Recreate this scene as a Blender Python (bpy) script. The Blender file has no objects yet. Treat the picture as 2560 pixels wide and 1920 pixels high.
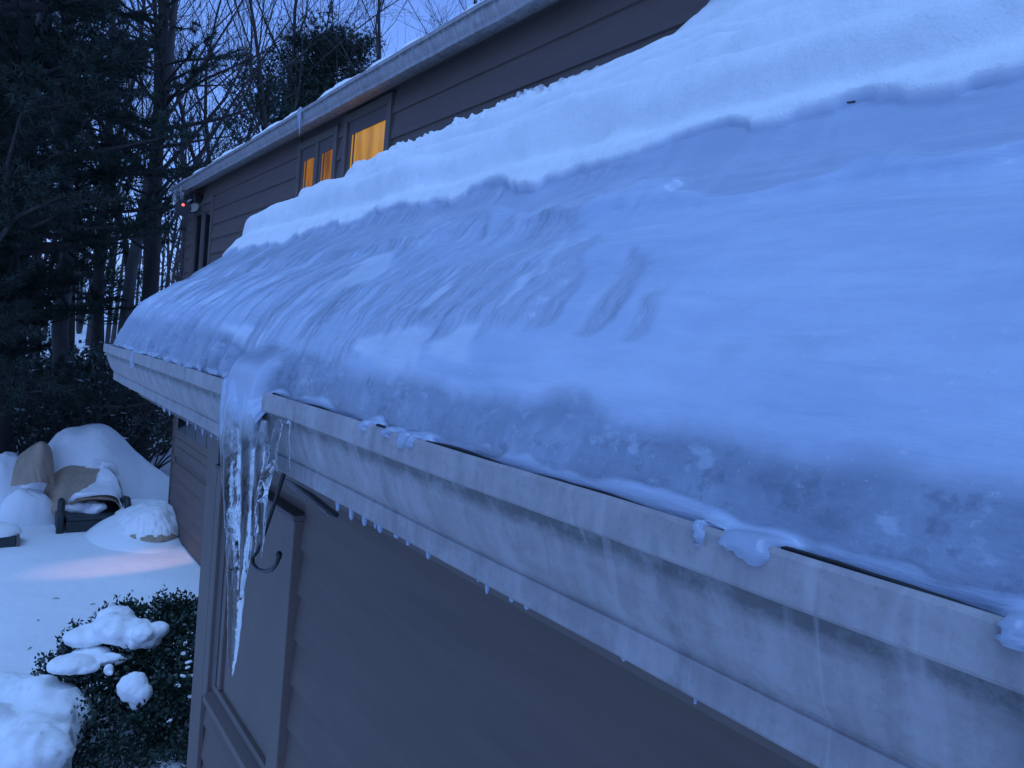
import bpy, bmesh, math, random
import numpy as np
from mathutils import Vector, Matrix, Quaternion

# ------------------------------------------------------------------ camera, world, light
sc = bpy.context.scene
H = 2.75                       # camera height above the ground datum (m)
FPX = 1900.0                   # focal length in photo pixels (2560 wide)
BX = np.array([0.8145, 0.0452, 0.5784])     # world X (from eave towards house) in camera axes (right, down, forward)
BY = np.array([-0.5736, -0.0857, 0.8146])   # world Y (along the gutter)
BZ = np.array([0.0864, -0.9953, -0.0439])   # world Z

cam_d = bpy.data.cameras.new('camera')
cam = bpy.data.objects.new('camera', cam_d)
sc.collection.objects.link(cam)
right = Vector((BX[0], BY[0], BZ[0])); down = Vector((BX[1], BY[1], BZ[1])); fwd = Vector((BX[2], BY[2], BZ[2]))
right.normalize(); fwd = (fwd - fwd.dot(right) * right).normalized(); up = right.cross(fwd)
m = Matrix((right, up, -fwd)).transposed().to_4x4()
m.translation = Vector((0, 0, H))
cam.matrix_world = m
cam_d.sensor_fit = 'HORIZONTAL'; cam_d.sensor_width = 36.0
cam_d.lens = 36.0 * FPX / 2560.0
cam_d.clip_start = 0.02; cam_d.clip_end = 1500
sc.camera = cam

SUN_EL, SUN_ROT = 2.0, 200.0
w = bpy.data.worlds.new('World'); sc.world = w; w.use_nodes = True
nt = w.node_tree; nt.nodes.clear()
sky = nt.nodes.new('ShaderNodeTexSky'); sky.sky_type = 'NISHITA'; sky.sun_disc = False
sky.sun_elevation = math.radians(SUN_EL); sky.sun_rotation = math.radians(SUN_ROT)
sky.air_density = 1.0; sky.dust_density = 0.3; sky.ozone_density = 3.0
hs = nt.nodes.new('ShaderNodeMix'); hs.data_type = 'RGBA'; hs.blend_type = 'MULTIPLY'; hs.inputs[0].default_value = 1.0
hs.inputs[7].default_value = (0.43, 0.62, 1.05, 1)      # the camera's warm white balance at blue hour
bg = nt.nodes.new('ShaderNodeBackground'); bg.inputs[1].default_value = 0.15
out = nt.nodes.new('ShaderNodeOutputWorld')
bw = nt.nodes.new('ShaderNodeRGBToBW'); nt.links.new(sky.outputs[0], bw.inputs[0])
sm = nt.nodes.new('ShaderNodeMix'); sm.data_type = 'RGBA'; sm.blend_type = 'MULTIPLY'; sm.inputs[0].default_value = 1.0
sm.inputs[7].default_value = (0.42, 0.76, 2.0, 1)     # even blue-hour dome, no sunset glow left at the horizon
mm = nt.nodes.new('ShaderNodeMix'); mm.data_type = 'RGBA'; mm.inputs[0].default_value = 0.7
nt.links.new(bw.outputs[0], sm.inputs[6]); nt.links.new(sky.outputs[0], hs.inputs[6])
nt.links.new(hs.outputs[2], mm.inputs[6]); nt.links.new(sm.outputs[2], mm.inputs[7]); nt.links.new(mm.outputs[2], bg.inputs[0]); nt.links.new(bg.outputs[0], out.inputs[0])

sd = bpy.data.lights.new('sun', 'SUN'); sd.energy = 0.38; sd.angle = math.radians(45); sd.color = (0.29, 0.55, 1.06)
sun = bpy.data.objects.new('sun', sd); sc.collection.objects.link(sun)
sun.rotation_euler = (math.radians(17), 0, math.radians(-60))

sc.view_settings.view_transform = 'Standard'; sc.view_settings.look = 'None'
sc.view_settings.exposure = 2.2; sc.view_settings.gamma = 1.0; sc.view_settings.use_curve_mapping = False
sc.cycles.use_denoising = True
sc.cycles.max_bounces = 12; sc.cycles.transmission_bounces = 10; sc.cycles.transparent_max_bounces = 12
sc.cycles.caustics_refractive = False; sc.cycles.caustics_reflective = False

# ------------------------------------------------------------------ helpers
def ray(p):
    d = np.array([p[0] - 1280.0, p[1] - 960.0, FPX])
    return np.array([d @ BX, d @ BY, d @ BZ])
def on_x(p, x): r = ray(p); r = r * (x / r[0]); return Vector((r[0], r[1], r[2] + H))
def on_y(p, y): r = ray(p); r = r * (y / r[1]); return Vector((r[0], r[1], r[2] + H))
def on_z(p, z): r = ray(p); r = r * ((z - H) / r[2]); return Vector((r[0], r[1], z))
def project(P):                 # world points (n,3) -> photo pixels
    P = np.asarray(P, float) - np.array([0, 0, H])
    c = P @ np.stack([BX, BY, BZ])
    return np.stack([1280 + FPX * c[:, 0] / c[:, 2], 960 + FPX * c[:, 1] / c[:, 2]], 1), c[:, 2]

def _hash(ix, iy, s):
    h = (ix.astype(np.int64) * 374761393 + iy.astype(np.int64) * 668265263 + s * 1442695041) & 0xffffffff
    h = ((h ^ (h >> 13)) * 1274126177) & 0xffffffff
    h = ((h ^ (h >> 16)) * 2246822519) & 0xffffffff
    return ((h ^ (h >> 15)) & 0xffffff) / float(0xffffff)
def vnoise(x, y, s=0):
    x = np.asarray(x, float); y = np.asarray(y, float)
    ix = np.floor(x); iy = np.floor(y); fx = x - ix; fy = y - iy
    fx = fx * fx * fx * (fx * (fx * 6 - 15) + 10); fy = fy * fy * fy * (fy * (fy * 6 - 15) + 10)
    a = _hash(ix, iy, s); b = _hash(ix + 1, iy, s); c = _hash(ix, iy + 1, s); d = _hash(ix + 1, iy + 1, s)
    return (a + (b - a) * fx) * (1 - fy) + (c + (d - c) * fx) * fy
def fbm(x, y, s=0, o=4):
    t = 0; a = 0.5; n = 0
    for k in range(o):
        t = t + a * vnoise(np.asarray(x) * 2 ** k, np.asarray(y) * 2 ** k, s + k * 17); n += a; a *= 0.5
    return t / n
def sstep(a, b, x):
    t = np.clip((np.asarray(x, float) - a) / (b - a), 0, 1); return t * t * (3 - 2 * t)
def in_poly(px, poly):
    x, y = px[:, 0], px[:, 1]; r = np.zeros(len(x), bool); n = len(poly)
    for i in range(n):
        x1, y1 = poly[i]; x2, y2 = poly[(i + 1) % n]
        c = ((y1 > y) != (y2 > y)) & (x < (x2 - x1) * (y - y1) / ((y2 - y1) if y2 != y1 else 1e-9) + x1)
        r ^= c
    return r

def link(o, parent=None):
    sc.collection.objects.link(o)
    if parent is not None: o.parent = parent
    return o
def tag(o, label=None, cat=None, group=None, kind=None):
    if label: o['label'] = label
    if cat: o['category'] = cat
    if group: o['group'] = group
    if kind: o['kind'] = kind
    return o
def empty(name, loc, label, cat, group=None):
    o = bpy.data.objects.new(name, None); o.empty_display_size = 0.1; link(o); o.location = loc
    return tag(o, label, cat, group)
def child(name, me, parent):
    """part whose mesh is in world coordinates, parented to a thing whose base is translated only"""
    o = bpy.data.objects.new(name, me); link(o, parent)
    p = parent; off = Vector((0, 0, 0))
    while p is not None: off += p.location; p = p.parent
    o.location = -off
    return o

class MB:
    def __init__(s): s.v = []; s.f = []
    def box(s, a, b):
        n = len(s.v); (x0, y0, z0), (x1, y1, z1) = a, b
        s.v += [(x0, y0, z0), (x1, y0, z0), (x1, y1, z0), (x0, y1, z0), (x0, y0, z1), (x1, y0, z1), (x1, y1, z1), (x0, y1, z1)]
        s.f += [tuple(n + i for i in q) for q in ((0, 3, 2, 1), (4, 5, 6, 7), (0, 1, 5, 4), (1, 2, 6, 5), (2, 3, 7, 6), (3, 0, 4, 7))]
        return s
    def prism_y(s, prof, y0, y1, closed=True):
        """profile of (x,z) swept along y"""
        n = len(s.v); k = len(prof)
        s.v += [(x, y0, z) for x, z in prof] + [(x, y1, z) for x, z in prof]
        for i in range(k if closed else k - 1):
            j = (i + 1) % k; s.f.append((n + i, n + j, n + k + j, n + k + i))
        if closed:
            s.f.append(tuple(n + i for i in range(k))[::-1]); s.f.append(tuple(n + k + i for i in range(k)))
        return s
    def tube(s, pts, rad, n=6, cap=True):
        pts = [Vector(p) for p in pts]; base = len(s.v)
        d = (pts[1] - pts[0]).normalized(); ref = Vector((0, 0, 1)) if abs(d.z) < 0.9 else Vector((1, 0, 0))
        u = d.cross(ref).normalized()
        for i, p in enumerate(pts):
            if i == 0: t = pts[1] - pts[0]
            elif i == len(pts) - 1: t = pts[-1] - pts[-2]
            else: t = pts[i + 1] - pts[i - 1]
            t.normalize(); u = (u - t * u.dot(t)); u = u.normalized() if u.length > 1e-6 else t.orthogonal().normalized()
            v = t.cross(u); r = rad[i] if hasattr(rad, '__len__') else rad
            for k in range(n):
                a = 2 * math.pi * k / n; q = p + (u * math.cos(a) + v * math.sin(a)) * r; s.v.append((q.x, q.y, q.z))
        for i in range(len(pts) - 1):
            for k in range(n):
                a = base + i * n + k; b = base + i * n + (k + 1) % n; s.f.append((a, b, b + n, a + n))
        if cap:
            s.f.append(tuple(base + k for k in range(n))[::-1]); e = base + (len(pts) - 1) * n; s.f.append(tuple(e + k for k in range(n)))
        return s
    def mesh(s, name, mat, smooth=False):
        me = bpy.data.meshes.new(name); me.from_pydata(s.v, [], s.f); me.materials.append(mat)
        if smooth: me.polygons.foreach_set('use_smooth', [True] * len(me.polygons))
        me.update(); return me
    def build(s, name, mat, parent=None, smooth=False, bevel=0):
        me = s.mesh(name, mat, smooth)
        o = child(name, me, parent) if parent is not None else link(bpy.data.objects.new(name, me))
        if bevel:
            b = o.modifiers.new('bevel', 'BEVEL'); b.width = bevel; b.segments = 2; b.limit_method = 'ANGLE'
        return o

def grid_mesh(name, P, mat, attrs=None, flip=False, uv=None):
    """P (a,b,3) -> smooth quad mesh"""
    a, b = P.shape[:2]; me = bpy.data.meshes.new(name)
    idx = np.arange(a * b).reshape(a, b)
    q = np.stack([idx[:-1, :-1], idx[1:, :-1], idx[1:, 1:], idx[:-1, 1:]], -1).reshape(-1, 4)
    if flip: q = q[:, ::-1]
    me.vertices.add(a * b); me.vertices.foreach_set('co', P.reshape(-1).astype(np.float32))
    me.loops.add(q.size); me.loops.foreach_set('vertex_index', q.reshape(-1).astype(np.int32))
    me.polygons.add(len(q)); me.polygons.foreach_set('loop_start', np.arange(0, q.size, 4, dtype=np.int32))
    me.polygons.foreach_set('use_smooth', np.ones(len(q), bool))
    me.update(calc_edges=True)
    for k, v in (attrs or {}).items():
        at = me.attributes.new(k, 'FLOAT', 'POINT'); at.data.foreach_set('value', np.asarray(v, np.float32).reshape(-1))
    if uv is not None:
        at = me.attributes.new('flow', 'FLOAT_VECTOR', 'POINT'); at.data.foreach_set('vector', uv.reshape(-1).astype(np.float32))
    me.materials.append(mat); return me

# ------------------------------------------------------------------ materials
class NT:
    def __init__(s, name):
        s.m = bpy.data.materials.new(name); s.m.use_nodes = True; s.t = s.m.node_tree
        s.b = s.t.nodes['Principled BSDF']; s.o = s.t.nodes['Material Output']
    def n(s, t, **k):
        nd = s.t.nodes.new(t)
        for a, v in k.items():
            if a.startswith('i_'):
                key = a[2:]; nd.inputs[int(key) if key.isdigit() else key.replace('_', ' ')].default_value = v
            else: setattr(nd, a, v)
        return nd
    def l(s, a, b): s.t.links.new(a, b)
    def noise(s, vec=None, scale=5, detail=4, rough=0.55, sc=None):
        nd = s.n('ShaderNodeTexNoise'); nd.inputs['Scale'].default_value = scale; nd.inputs['Detail'].default_value = detail; nd.inputs['Roughness'].default_value = rough
        if vec is not None:
            if sc is not None:
                mp = s.n('ShaderNodeMapping'); mp.inputs['Scale'].default_value = sc; s.l(vec, mp.inputs[0]); vec = mp.outputs[0]
            s.l(vec, nd.inputs['Vector'])
        return nd.outputs['Fac']
    def ramp(s, fac, stops):
        r = s.n('ShaderNodeValToRGB'); e = r.color_ramp.elements
        while len(e) < len(stops): e.new(0.5)
        for i, (p, c) in enumerate(stops):
            e[i].position = p; e[i].color = (c, c, c, 1) if not hasattr(c, '__len__') else (*c, 1)
        s.l(fac, r.inputs[0]); return r.outputs[0]
    def mix(s, f, a, b, mode='MIX'):
        mx = s.n('ShaderNodeMix', data_type='RGBA', blend_type=mode)
        for i, v in ((0, f), (6, a), (7, b)):
            if isinstance(v, bpy.types.NodeSocket): s.l(v, mx.inputs[i])
            else: mx.inputs[i].default_value = v if i == 0 else (*v, 1)
        return mx.outputs[2]
    def math(s, op, a, b=0.0, clamp=False):
        md = s.n('ShaderNodeMath', operation=op, use_clamp=clamp)
        for i, v in ((0, a), (1, b)):
            if isinstance(v, bpy.types.NodeSocket): s.l(v, md.inputs[i])
            else: md.inputs[i].default_value = v
        return md.outputs[0]
    def bump(s, h, strength=0.3, dist=0.01, prev=None):
        b = s.n('ShaderNodeBump'); b.inputs['Strength'].default_value = strength; b.inputs['Distance'].default_value = dist
        s.l(h, b.inputs['Height'])
        if prev is not None: s.l(prev, b.inputs['Normal'])
        return b.outputs[0]
    def pos(s): return s.n('ShaderNodeNewGeometry').outputs['Position']
    def attr(s, name, vec=False): a = s.n('ShaderNodeAttribute', attribute_name=name); return a.outputs['Vector' if vec else 'Fac']
    def set(s, **k):
        for a, v in k.items():
            i = s.b.inputs[a.replace('_', ' ')]
            if isinstance(v, bpy.types.NodeSocket): s.l(v, i)
            else: i.default_value = (*v, 1) if hasattr(v, '__len__') and len(v) == 3 else v
        return s.m

M = {}
def mat_paint(name, col, var=0.12, rough=0.6, scale=6, grain=(1, 1, 1), bump=0.15):
    t = NT(name); p = t.pos()
    n1 = t.noise(p, scale, 5, 0.6, grain); n2 = t.noise(p, scale * 9, 3, 0.6, grain)
    f = t.ramp(n1, [(0.3, 0), (0.7, 1)])
    lo = tuple(c * (1 - var) for c in col); hi = tuple(min(1, c * (1 + var)) for c in col)
    c = t.mix(f, lo, hi)
    nr = t.bump(n2, bump, 0.002)
    M[name] = t.set(Base_Color=c, Roughness=rough, Normal=nr); return M[name]
mat_paint('siding_paint', (0.142, 0.100, 0.083), 0.10, 0.65, 4, (6, 0.6, 6), 0.25)
mat_paint('trim_paint', (0.156, 0.118, 0.102), 0.08, 0.6, 6)
mat_paint('upper_siding_paint', (0.145, 0.104, 0.092), 0.10, 0.65, 4, (6, 0.6, 6), 0.25)
mat_paint('soffit_paint', (0.12, 0.095, 0.09), 0.1, 0.7, 5)
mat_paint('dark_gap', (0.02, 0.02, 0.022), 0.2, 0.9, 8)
mat_paint('shingle', (0.05, 0.048, 0.05), 0.3, 0.9, 20)
mat_paint('black_metal', (0.012, 0.012, 0.014), 0.2, 0.4, 30)
mat_paint('dark_resin', (0.02, 0.03, 0.032), 0.25, 0.45, 12)
mat_paint('bark', (0.034, 0.028, 0.026), 0.35, 0.9, 7, (1, 1, 0.25), 0.8)
mat_paint('grey_bark', (0.085, 0.078, 0.075), 0.35, 0.9, 7, (1, 1, 0.25), 0.8)
mat_paint('twig', (0.06, 0.05, 0.047), 0.3, 0.9, 4)
mat_paint('needles', (0.022, 0.042, 0.026), 0.4, 0.7, 1.5)
mat_paint('dark_needles', (0.013, 0.026, 0.017), 0.4, 0.7, 1.2)
mat_paint('shrub_leaf', (0.018, 0.040, 0.026), 0.5, 0.42, 9)
mat_paint('cover_cloth', (0.40, 0.30, 0.22), 0.14, 0.85, 5)
mat_paint('lamp_glass', (0.55, 0.52, 0.42), 0.05, 0.25, 5)
mat_paint('fence_wood', (0.045, 0.04, 0.036), 0.3, 0.9, 10, (1, 1, 5))

def mat_gutter():
    t = NT('gutter_paint'); p = t.pos()
    base = (0.40, 0.355, 0.36)
    streak = t.noise(p, 1, 4, 0.6, (4, 26, 1.2))          # dirt run vertically, varies along the gutter
    wash = t.ramp(streak, [(0.36, 0.0), (0.46, 0.6), (0.60, 1.0)])
    blot = t.ramp(t.noise(p, 9, 6, 0.65), [(0.35, 0), (0.7, 1)])
    c = t.mix(wash, (0.255, 0.235, 0.24), base)
    c = t.mix(t.math('MULTIPLY', blot, 0.55), c, (0.24, 0.225, 0.225))
    fine = t.ramp(t.noise(p, 160, 4, 0.7), [(0.58, 0), (0.72, 1)])
    c = t.mix(t.math('MULTIPLY', fine, 0.5), c, (0.17, 0.16, 0.15))
    # dark mildew creeping under the rolled lip, plus shade painted along lip joint and cove
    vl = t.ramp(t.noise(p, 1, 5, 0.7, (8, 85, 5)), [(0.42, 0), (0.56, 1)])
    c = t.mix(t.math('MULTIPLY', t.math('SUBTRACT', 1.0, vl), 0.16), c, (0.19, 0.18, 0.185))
    d = t.attr('grime_shade'); dn = t.noise(p, 1, 9, 0.78, (40, 34, 70))
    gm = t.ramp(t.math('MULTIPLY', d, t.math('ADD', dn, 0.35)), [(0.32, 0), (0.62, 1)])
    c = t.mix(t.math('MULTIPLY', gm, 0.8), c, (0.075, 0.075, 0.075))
    # clean vertical runs
    run = t.ramp(t.noise(p, 1, 3, 0.5, (1.5, 24, 2.2)), [(0.63, 0), (0.67, 1)])
    c = t.mix(t.math('MULTIPLY', run, 0.38), c, (0.46, 0.42, 0.43))
    tr_ = t.ramp(t.noise(p, 1, 2, 0.4, (3, 17, 1.6)), [(0.487, 0), (0.5, 1), (0.513, 0)])
    tr_ = t.math('MULTIPLY', tr_, t.ramp(t.noise(p, 6, 3), [(0.48, 0), (0.58, 1)]))
    c = t.mix(t.math('MULTIPLY', tr_, 0.35), c, (0.52, 0.48, 0.50))
    hz = t.ramp(t.noise(p, 1, 6, 0.7, (60, 9, 60)), [(0.5, 0), (0.7, 1)])
    c = t.mix(t.math('MULTIPLY', hz, 0.25), c, (0.20, 0.19, 0.20))
    fr_ = t.ramp(t.noise(p, 24, 9, 0.72), [(0.46, 0), (0.62, 1)])
    c = t.mix(t.math('MULTIPLY', fr_, 0.34), c, (0.50, 0.49, 0.51))
    nr = t.bump(t.noise(p, 60, 5, 0.6), 0.25, 0.003)
    M['gutter'] = t.set(Base_Color=c, Roughness=0.5, Normal=nr)
mat_gutter()

def mat_snow(name, col=(0.91, 0.92, 0.93), s=1.0):
    t = NT(name); p = t.pos()
    a = t.noise(p, 14 * s, 6, 0.6); b = t.noise(p, 160 * s, 4, 0.7)
    nr = t.bump(a, 0.35, 0.02 / s); nr = t.bump(b, 0.35, 0.003 / s, nr)
    c = t.mix(t.ramp(t.noise(p, 3 * s, 4), [(0.3, 0), (0.7, 1)]), tuple(x * 0.95 for x in col), col)
    M[name] = t.set(Base_Color=c, Roughness=0.85, Normal=nr)
mat_snow('snow'); mat_snow('ground_snow', s=0.6)

def mat_roof_ice():
    t = NT('roof_ice_and_snow'); p = t.pos(); fl = t.attr('flow', True)
    ice = t.attr('ice'); clear = t.attr('clear'); rip = t.attr('ripple'); snw = t.attr('snowy')
    s1 = t.noise(p, 240, 4, 0.7); s0 = t.noise(p, 28, 5, 0.6)
    # melt streaks run down the slope: flow = (along gutter, down slope)
    st = t.noise(fl, 1, 6, 0.60, (24, 3.2, 1)); st2 = t.noise(fl, 1, 5, 0.66, (85, 11, 1)); st3 = t.noise(fl, 1, 4, 0.6, (240, 90, 1))
    mott = t.noise(p, 11, 7, 0.62); mott2 = t.noise(p, 42, 7, 0.7)
    snowc = t.mix(t.ramp(s0, [(0.3, 0), (0.7, 1)]), (0.82, 0.83, 0.84), (0.87, 0.88, 0.89))
    cloud = t.ramp(t.noise(fl, 1, 8, 0.68, (4, 13, 1)), [(0.34, 0), (0.66, 1)])
    milky = t.mix(cloud, (0.41, 0.49, 0.64), (0.55, 0.62, 0.75))
    f1 = t.math('ADD', t.math('MULTIPLY', st, 0.55), t.math('MULTIPLY', st2, 0.45))
    lines = t.ramp(f1, [(0.36, 0), (0.44, 0.45), (0.55, 0.55), (0.63, 1)])
    lines = t.mix(rip, (0.42, 0.42, 0.42), lines)
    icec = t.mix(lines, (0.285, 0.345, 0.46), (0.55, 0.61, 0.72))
    speck = t.math('MULTIPLY', t.ramp(st3, [(0.66, 0), (0.72, 1)]), rip)  # bright specks painted in as highlights on the ripples
    icec = t.mix(t.math('MULTIPLY', speck, 0.75), icec, (0.78, 0.82, 0.88))
    deep = t.mix(t.ramp(t.math('ADD', t.math('MULTIPLY', mott, 0.72), t.math('MULTIPLY', mott2, 0.28)), [(0.36, 0), (0.46, 0.45), (0.54, 0.6), (0.66, 1)]), (0.13, 0.16, 0.215), (0.36, 0.415, 0.52))
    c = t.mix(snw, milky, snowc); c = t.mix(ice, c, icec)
    clear = t.ramp(t.math('ADD', clear, t.math('MULTIPLY', t.math('SUBTRACT', t.math('ADD', t.math('MULTIPLY', mott, 0.75), t.math('MULTIPLY', mott2, 0.25)), 0.5), t.math('MULTIPLY', t.ramp(clear, [(0.05, 0), (0.4, 1)]), 1.5))), [(0.06, 0), (0.62, 1)])
    blk = t.math('MULTIPLY', t.ramp(t.noise(p, 34, 5, 0.65), [(0.56, 0), (0.66, 1)]), 0.45)
    deep = t.mix(blk, deep, (0.09, 0.115, 0.16))
    wht = t.math('MULTIPLY', t.ramp(t.noise(p, 1, 5, 0.6, (26, 26, 44)), [(0.60, 0), (0.68, 1)]), 0.40)
    deep = t.mix(wht, deep, (0.50, 0.57, 0.69))
    c = t.mix(clear, c, deep)
    fleck = t.math('MULTIPLY', t.math('MULTIPLY', t.ramp(t.noise(p, 120, 4, 0.7), [(0.62, 0), (0.72, 1)]), t.math('SUBTRACT', 1.0, snw)), 0.30)
    c = t.mix(fleck, c, (0.72, 0.77, 0.84))
    strat = t.math('MULTIPLY', t.math('MULTIPLY', t.ramp(t.noise(fl, 1, 6, 0.7, (5, 42, 1)), [(0.30, 1), (0.46, 0)]), t.math('SUBTRACT', 1.0, snw)), 0.35)
    c = t.mix(strat, c, (0.33, 0.40, 0.53))
    r = t.math('SUBTRACT', 0.85, t.math('MULTIPLY', t.math('SUBTRACT', 1.0, snw), 0.35)); r = t.math('SUBTRACT', r, t.math('MULTIPLY', ice, 0.20)); r = t.math('SUBTRACT', r, t.math('MULTIPLY', clear, 0.10), True)
    hh = t.math('ADD', t.math('MULTIPLY', f1, 0.75), t.math('MULTIPLY', st3, 0.25))
    nr = t.bump(t.math('MULTIPLY', hh, rip), 0.7, 0.012)
    hs_ = t.math('MULTIPLY', s1, snw); nr = t.bump(hs_, 0.55, 0.003, nr); nr = t.bump(t.math('MULTIPLY', t.noise(p, 55, 5, 0.65), snw), 0.4, 0.008, nr)
    nr = t.bump(t.math('MULTIPLY', t.noise(fl, 1, 6, 0.65, (7, 40, 1)), t.math('SUBTRACT', 1.0, snw)), 0.22, 0.012, nr)
    nr = t.bump(t.math('MULTIPLY', mott2, t.math('SUBTRACT', 1.0, snw)), 0.16, 0.006, nr)
    M['roof_ice'] = t.set(Base_Color=c, Roughness=r, Normal=nr, IOR=1.31, Coat_Weight=t.math('MULTIPLY', t.math('SUBTRACT', 1.0, snw), 0.5), Coat_Roughness=0.16)
mat_roof_ice()

def mat_ice():
    t = NT('clear_ice'); p = t.pos()
    n1 = t.noise(p, 45, 4, 0.6, (1, 1, 0.45)); n2 = t.noise(p, 190, 3, 0.6)
    nr = t.bump(n1, 0.55, 0.008); nr = t.bump(n2, 0.25, 0.002, nr)
    M['clear_ice'] = t.set(Base_Color=(0.93, 0.95, 0.97), Roughness=0.06, IOR=1.31, Transmission_Weight=1.0, Normal=nr)
    t = NT('cloudy_ice'); p = t.pos()
    n1 = t.noise(p, 40, 4, 0.6, (1, 1, 0.5)); nr = t.bump(n1, 0.5, 0.006)
    M['cloudy_ice'] = t.set(Base_Color=(0.46, 0.54, 0.69), Roughness=0.22, IOR=1.31, Transmission_Weight=0.25, Normal=nr)
mat_ice()
def mat_icicle():
    t = NT('icicle_ice'); p = t.pos()
    sx = t.n('ShaderNodeSeparateXYZ'); t.l(p, sx.inputs[0])
    zz = t.math('ADD', t.math('SUBTRACT', sx.outputs[2], H - 0.30), t.math('MULTIPLY', t.math('SUBTRACT', t.noise(p, 30, 4, 0.6, (1, 1, 0.35)), 0.5), 0.16))
    f = t.ramp(zz, [(0.10, 0), (0.17, 1)])                       # milky where it leaves the dam, clear below
    veil = t.math('MULTIPLY', t.ramp(t.noise(p, 1, 4, 0.6, (70, 70, 9)), [(0.56, 0), (0.72, 1)]), 0.35)
    f = t.math('MAXIMUM', f, veil)
    nr = t.bump(t.noise(p, 1, 4, 0.6, (60, 60, 26)), 0.28, 0.006)
    M['icicle_ice'] = t.set(Base_Color=t.mix(f, (0.94, 0.96, 0.98), (0.40, 0.475, 0.60)), Roughness=t.math('ADD', t.math('MULTIPLY', f, 0.25), 0.03), IOR=1.31, Transmission_Weight=t.math('SUBTRACT', 1.0, f, True), Normal=nr)
mat_icicle()

def mat_lit(name, c1, c2, strength):
    t = NT(name); p = t.pos()
    f = t.ramp(t.noise(p, 1, 3, 0.5, (1, 9, 1.6)), [(0.3, 0), (0.7, 1)])
    c = t.mix(f, c1, c2)
    if name == 'lit_curtain':
        sx = t.n('ShaderNodeSeparateXYZ'); t.l(p, sx.inputs[0])
        zf = t.ramp(t.math('SUBTRACT', sx.outputs[2], H + 0.75), [(0.28, (1, 1, 1)), (0.40, (0.48, 0.36, 0.28))])
        c = t.mix(1.0, c, zf, 'MULTIPLY')
    M[name] = t.set(Base_Color=(0.1, 0.06, 0.02), Roughness=0.2, Emission_Color=c, Emission_Strength=strength * 0.24)
mat_lit('lit_pane', (0.40, 0.165, 0.008), (0.74, 0.38, 0.035), 0.62)
mat_lit('lit_curtain', (0.26, 0.10, 0.005), (0.85, 0.44, 0.03), 0.75)
t = NT('dark_pane'); M['dark_pane'] = t.set(Base_Color=(0.012, 0.014, 0.018), Roughness=0.08)
t = NT('red_led'); M['red_led'] = t.set(Base_Color=(0.2, 0.01, 0.01), Emission_Color=(1, 0.12, 0.12), Emission_Strength=0.5)

# ------------------------------------------------------------------ ground
def ground_h(x, y):
    x = np.asarray(x, float); y = np.asarray(y, float)
    h = 0.13 + 0.10 * (fbm(x * 0.35, y * 0.35, 3, 3) - 0.5) + 0.05 * (fbm(x * 1.3, y * 1.3, 9, 3) - 0.5)
    h = h + sstep(14, 60, y) * 0.9 * (fbm(x * 0.06, y * 0.06, 5, 3) - 0.2)
    r = np.sqrt(x * x + y * y); h = h + sstep(40, 160, r) * 5.0 + sstep(150, 500, r) * 20
    return h
def make_ground():
    n = 340
    u = np.linspace(-1, 1, n); c = np.sign(u) * (np.abs(u) * 14 + np.abs(u) ** 6 * 700)
    X, Y = np.meshgrid(c + 1.0, c + 8.0, indexing='ij')
    P = np.stack([X, Y, ground_h(X, Y)], -1)
    o = link(bpy.data.objects.new('snowy_ground', grid_mesh('snowy_ground', P, M['ground_snow'])))
    tag(o, kind='structure')
make_ground()
def gz(x, y): return float(ground_h(np.array([x]), np.array([y]))[0])

# ------------------------------------------------------------------ low building under the eave
Y0, YEND = -1.6, 3.25
XW, YC = 0.775, 2.995             # wall plane, far corner
low = empty('low_building', (XW, 0.7, 0), 'low tan clapboard wing with weathered gutter under the icy eave', 'building')

def clap(mb, xw, z0, exp, y0, y1, proud=0.017, thin=0.005):
    return mb.prism_y([(xw, z0), (xw - proud, z0), (xw - thin, z0 + exp + 0.012), (xw, z0 + exp + 0.012)], y0, y1)
# core wall behind the boards
MB().box((XW + 0.002, Y0, 0.0), (2.09, YC - 0.002, H - 0.16)).build('wall', M['siding_paint'], low)
ZSILL = H - 1.30; ZHEAD = H - 0.52
CAS_R0, CAS_R1 = 2.015, 2.105     # near casing
CAS_L0, CAS_L1 = 2.775, 2.835     # far casing
EXP = 0.127
z = 0.25 - EXP * 1
k = 0
while z < H - 0.30:
    if z + EXP < ZSILL - 0.05 or z > ZHEAD + 0.02: segs = [(Y0, 2.862)]
    else: segs = [(Y0, CAS_R0 - 0.002), (CAS_L1 + 0.002, 2.862)]
    for a, b in segs: clap(MB(), XW, z, EXP, a, b).build('clapboard', M['siding_paint'], low)
    z += EXP; k += 1
MB().box((XW - 0.028, 2.87, 0.0), (XW + 0.001, YC + 0.02, H - 0.30)).build('corner_board', M['trim_paint'], low, bevel=0.003)
MB().box((XW - 0.012, 2.8625, 0.0), (XW + 0.001, 2.8695, H - 0.30)).build('caulk_gap', M['dark_gap'], low)
MB().box((XW - 0.026, Y0, H - 0.30), (XW + 0.001, YC + 0.02, H - 0.245)).build('frieze_board', M['trim_paint'], low, bevel=0.003)
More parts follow.
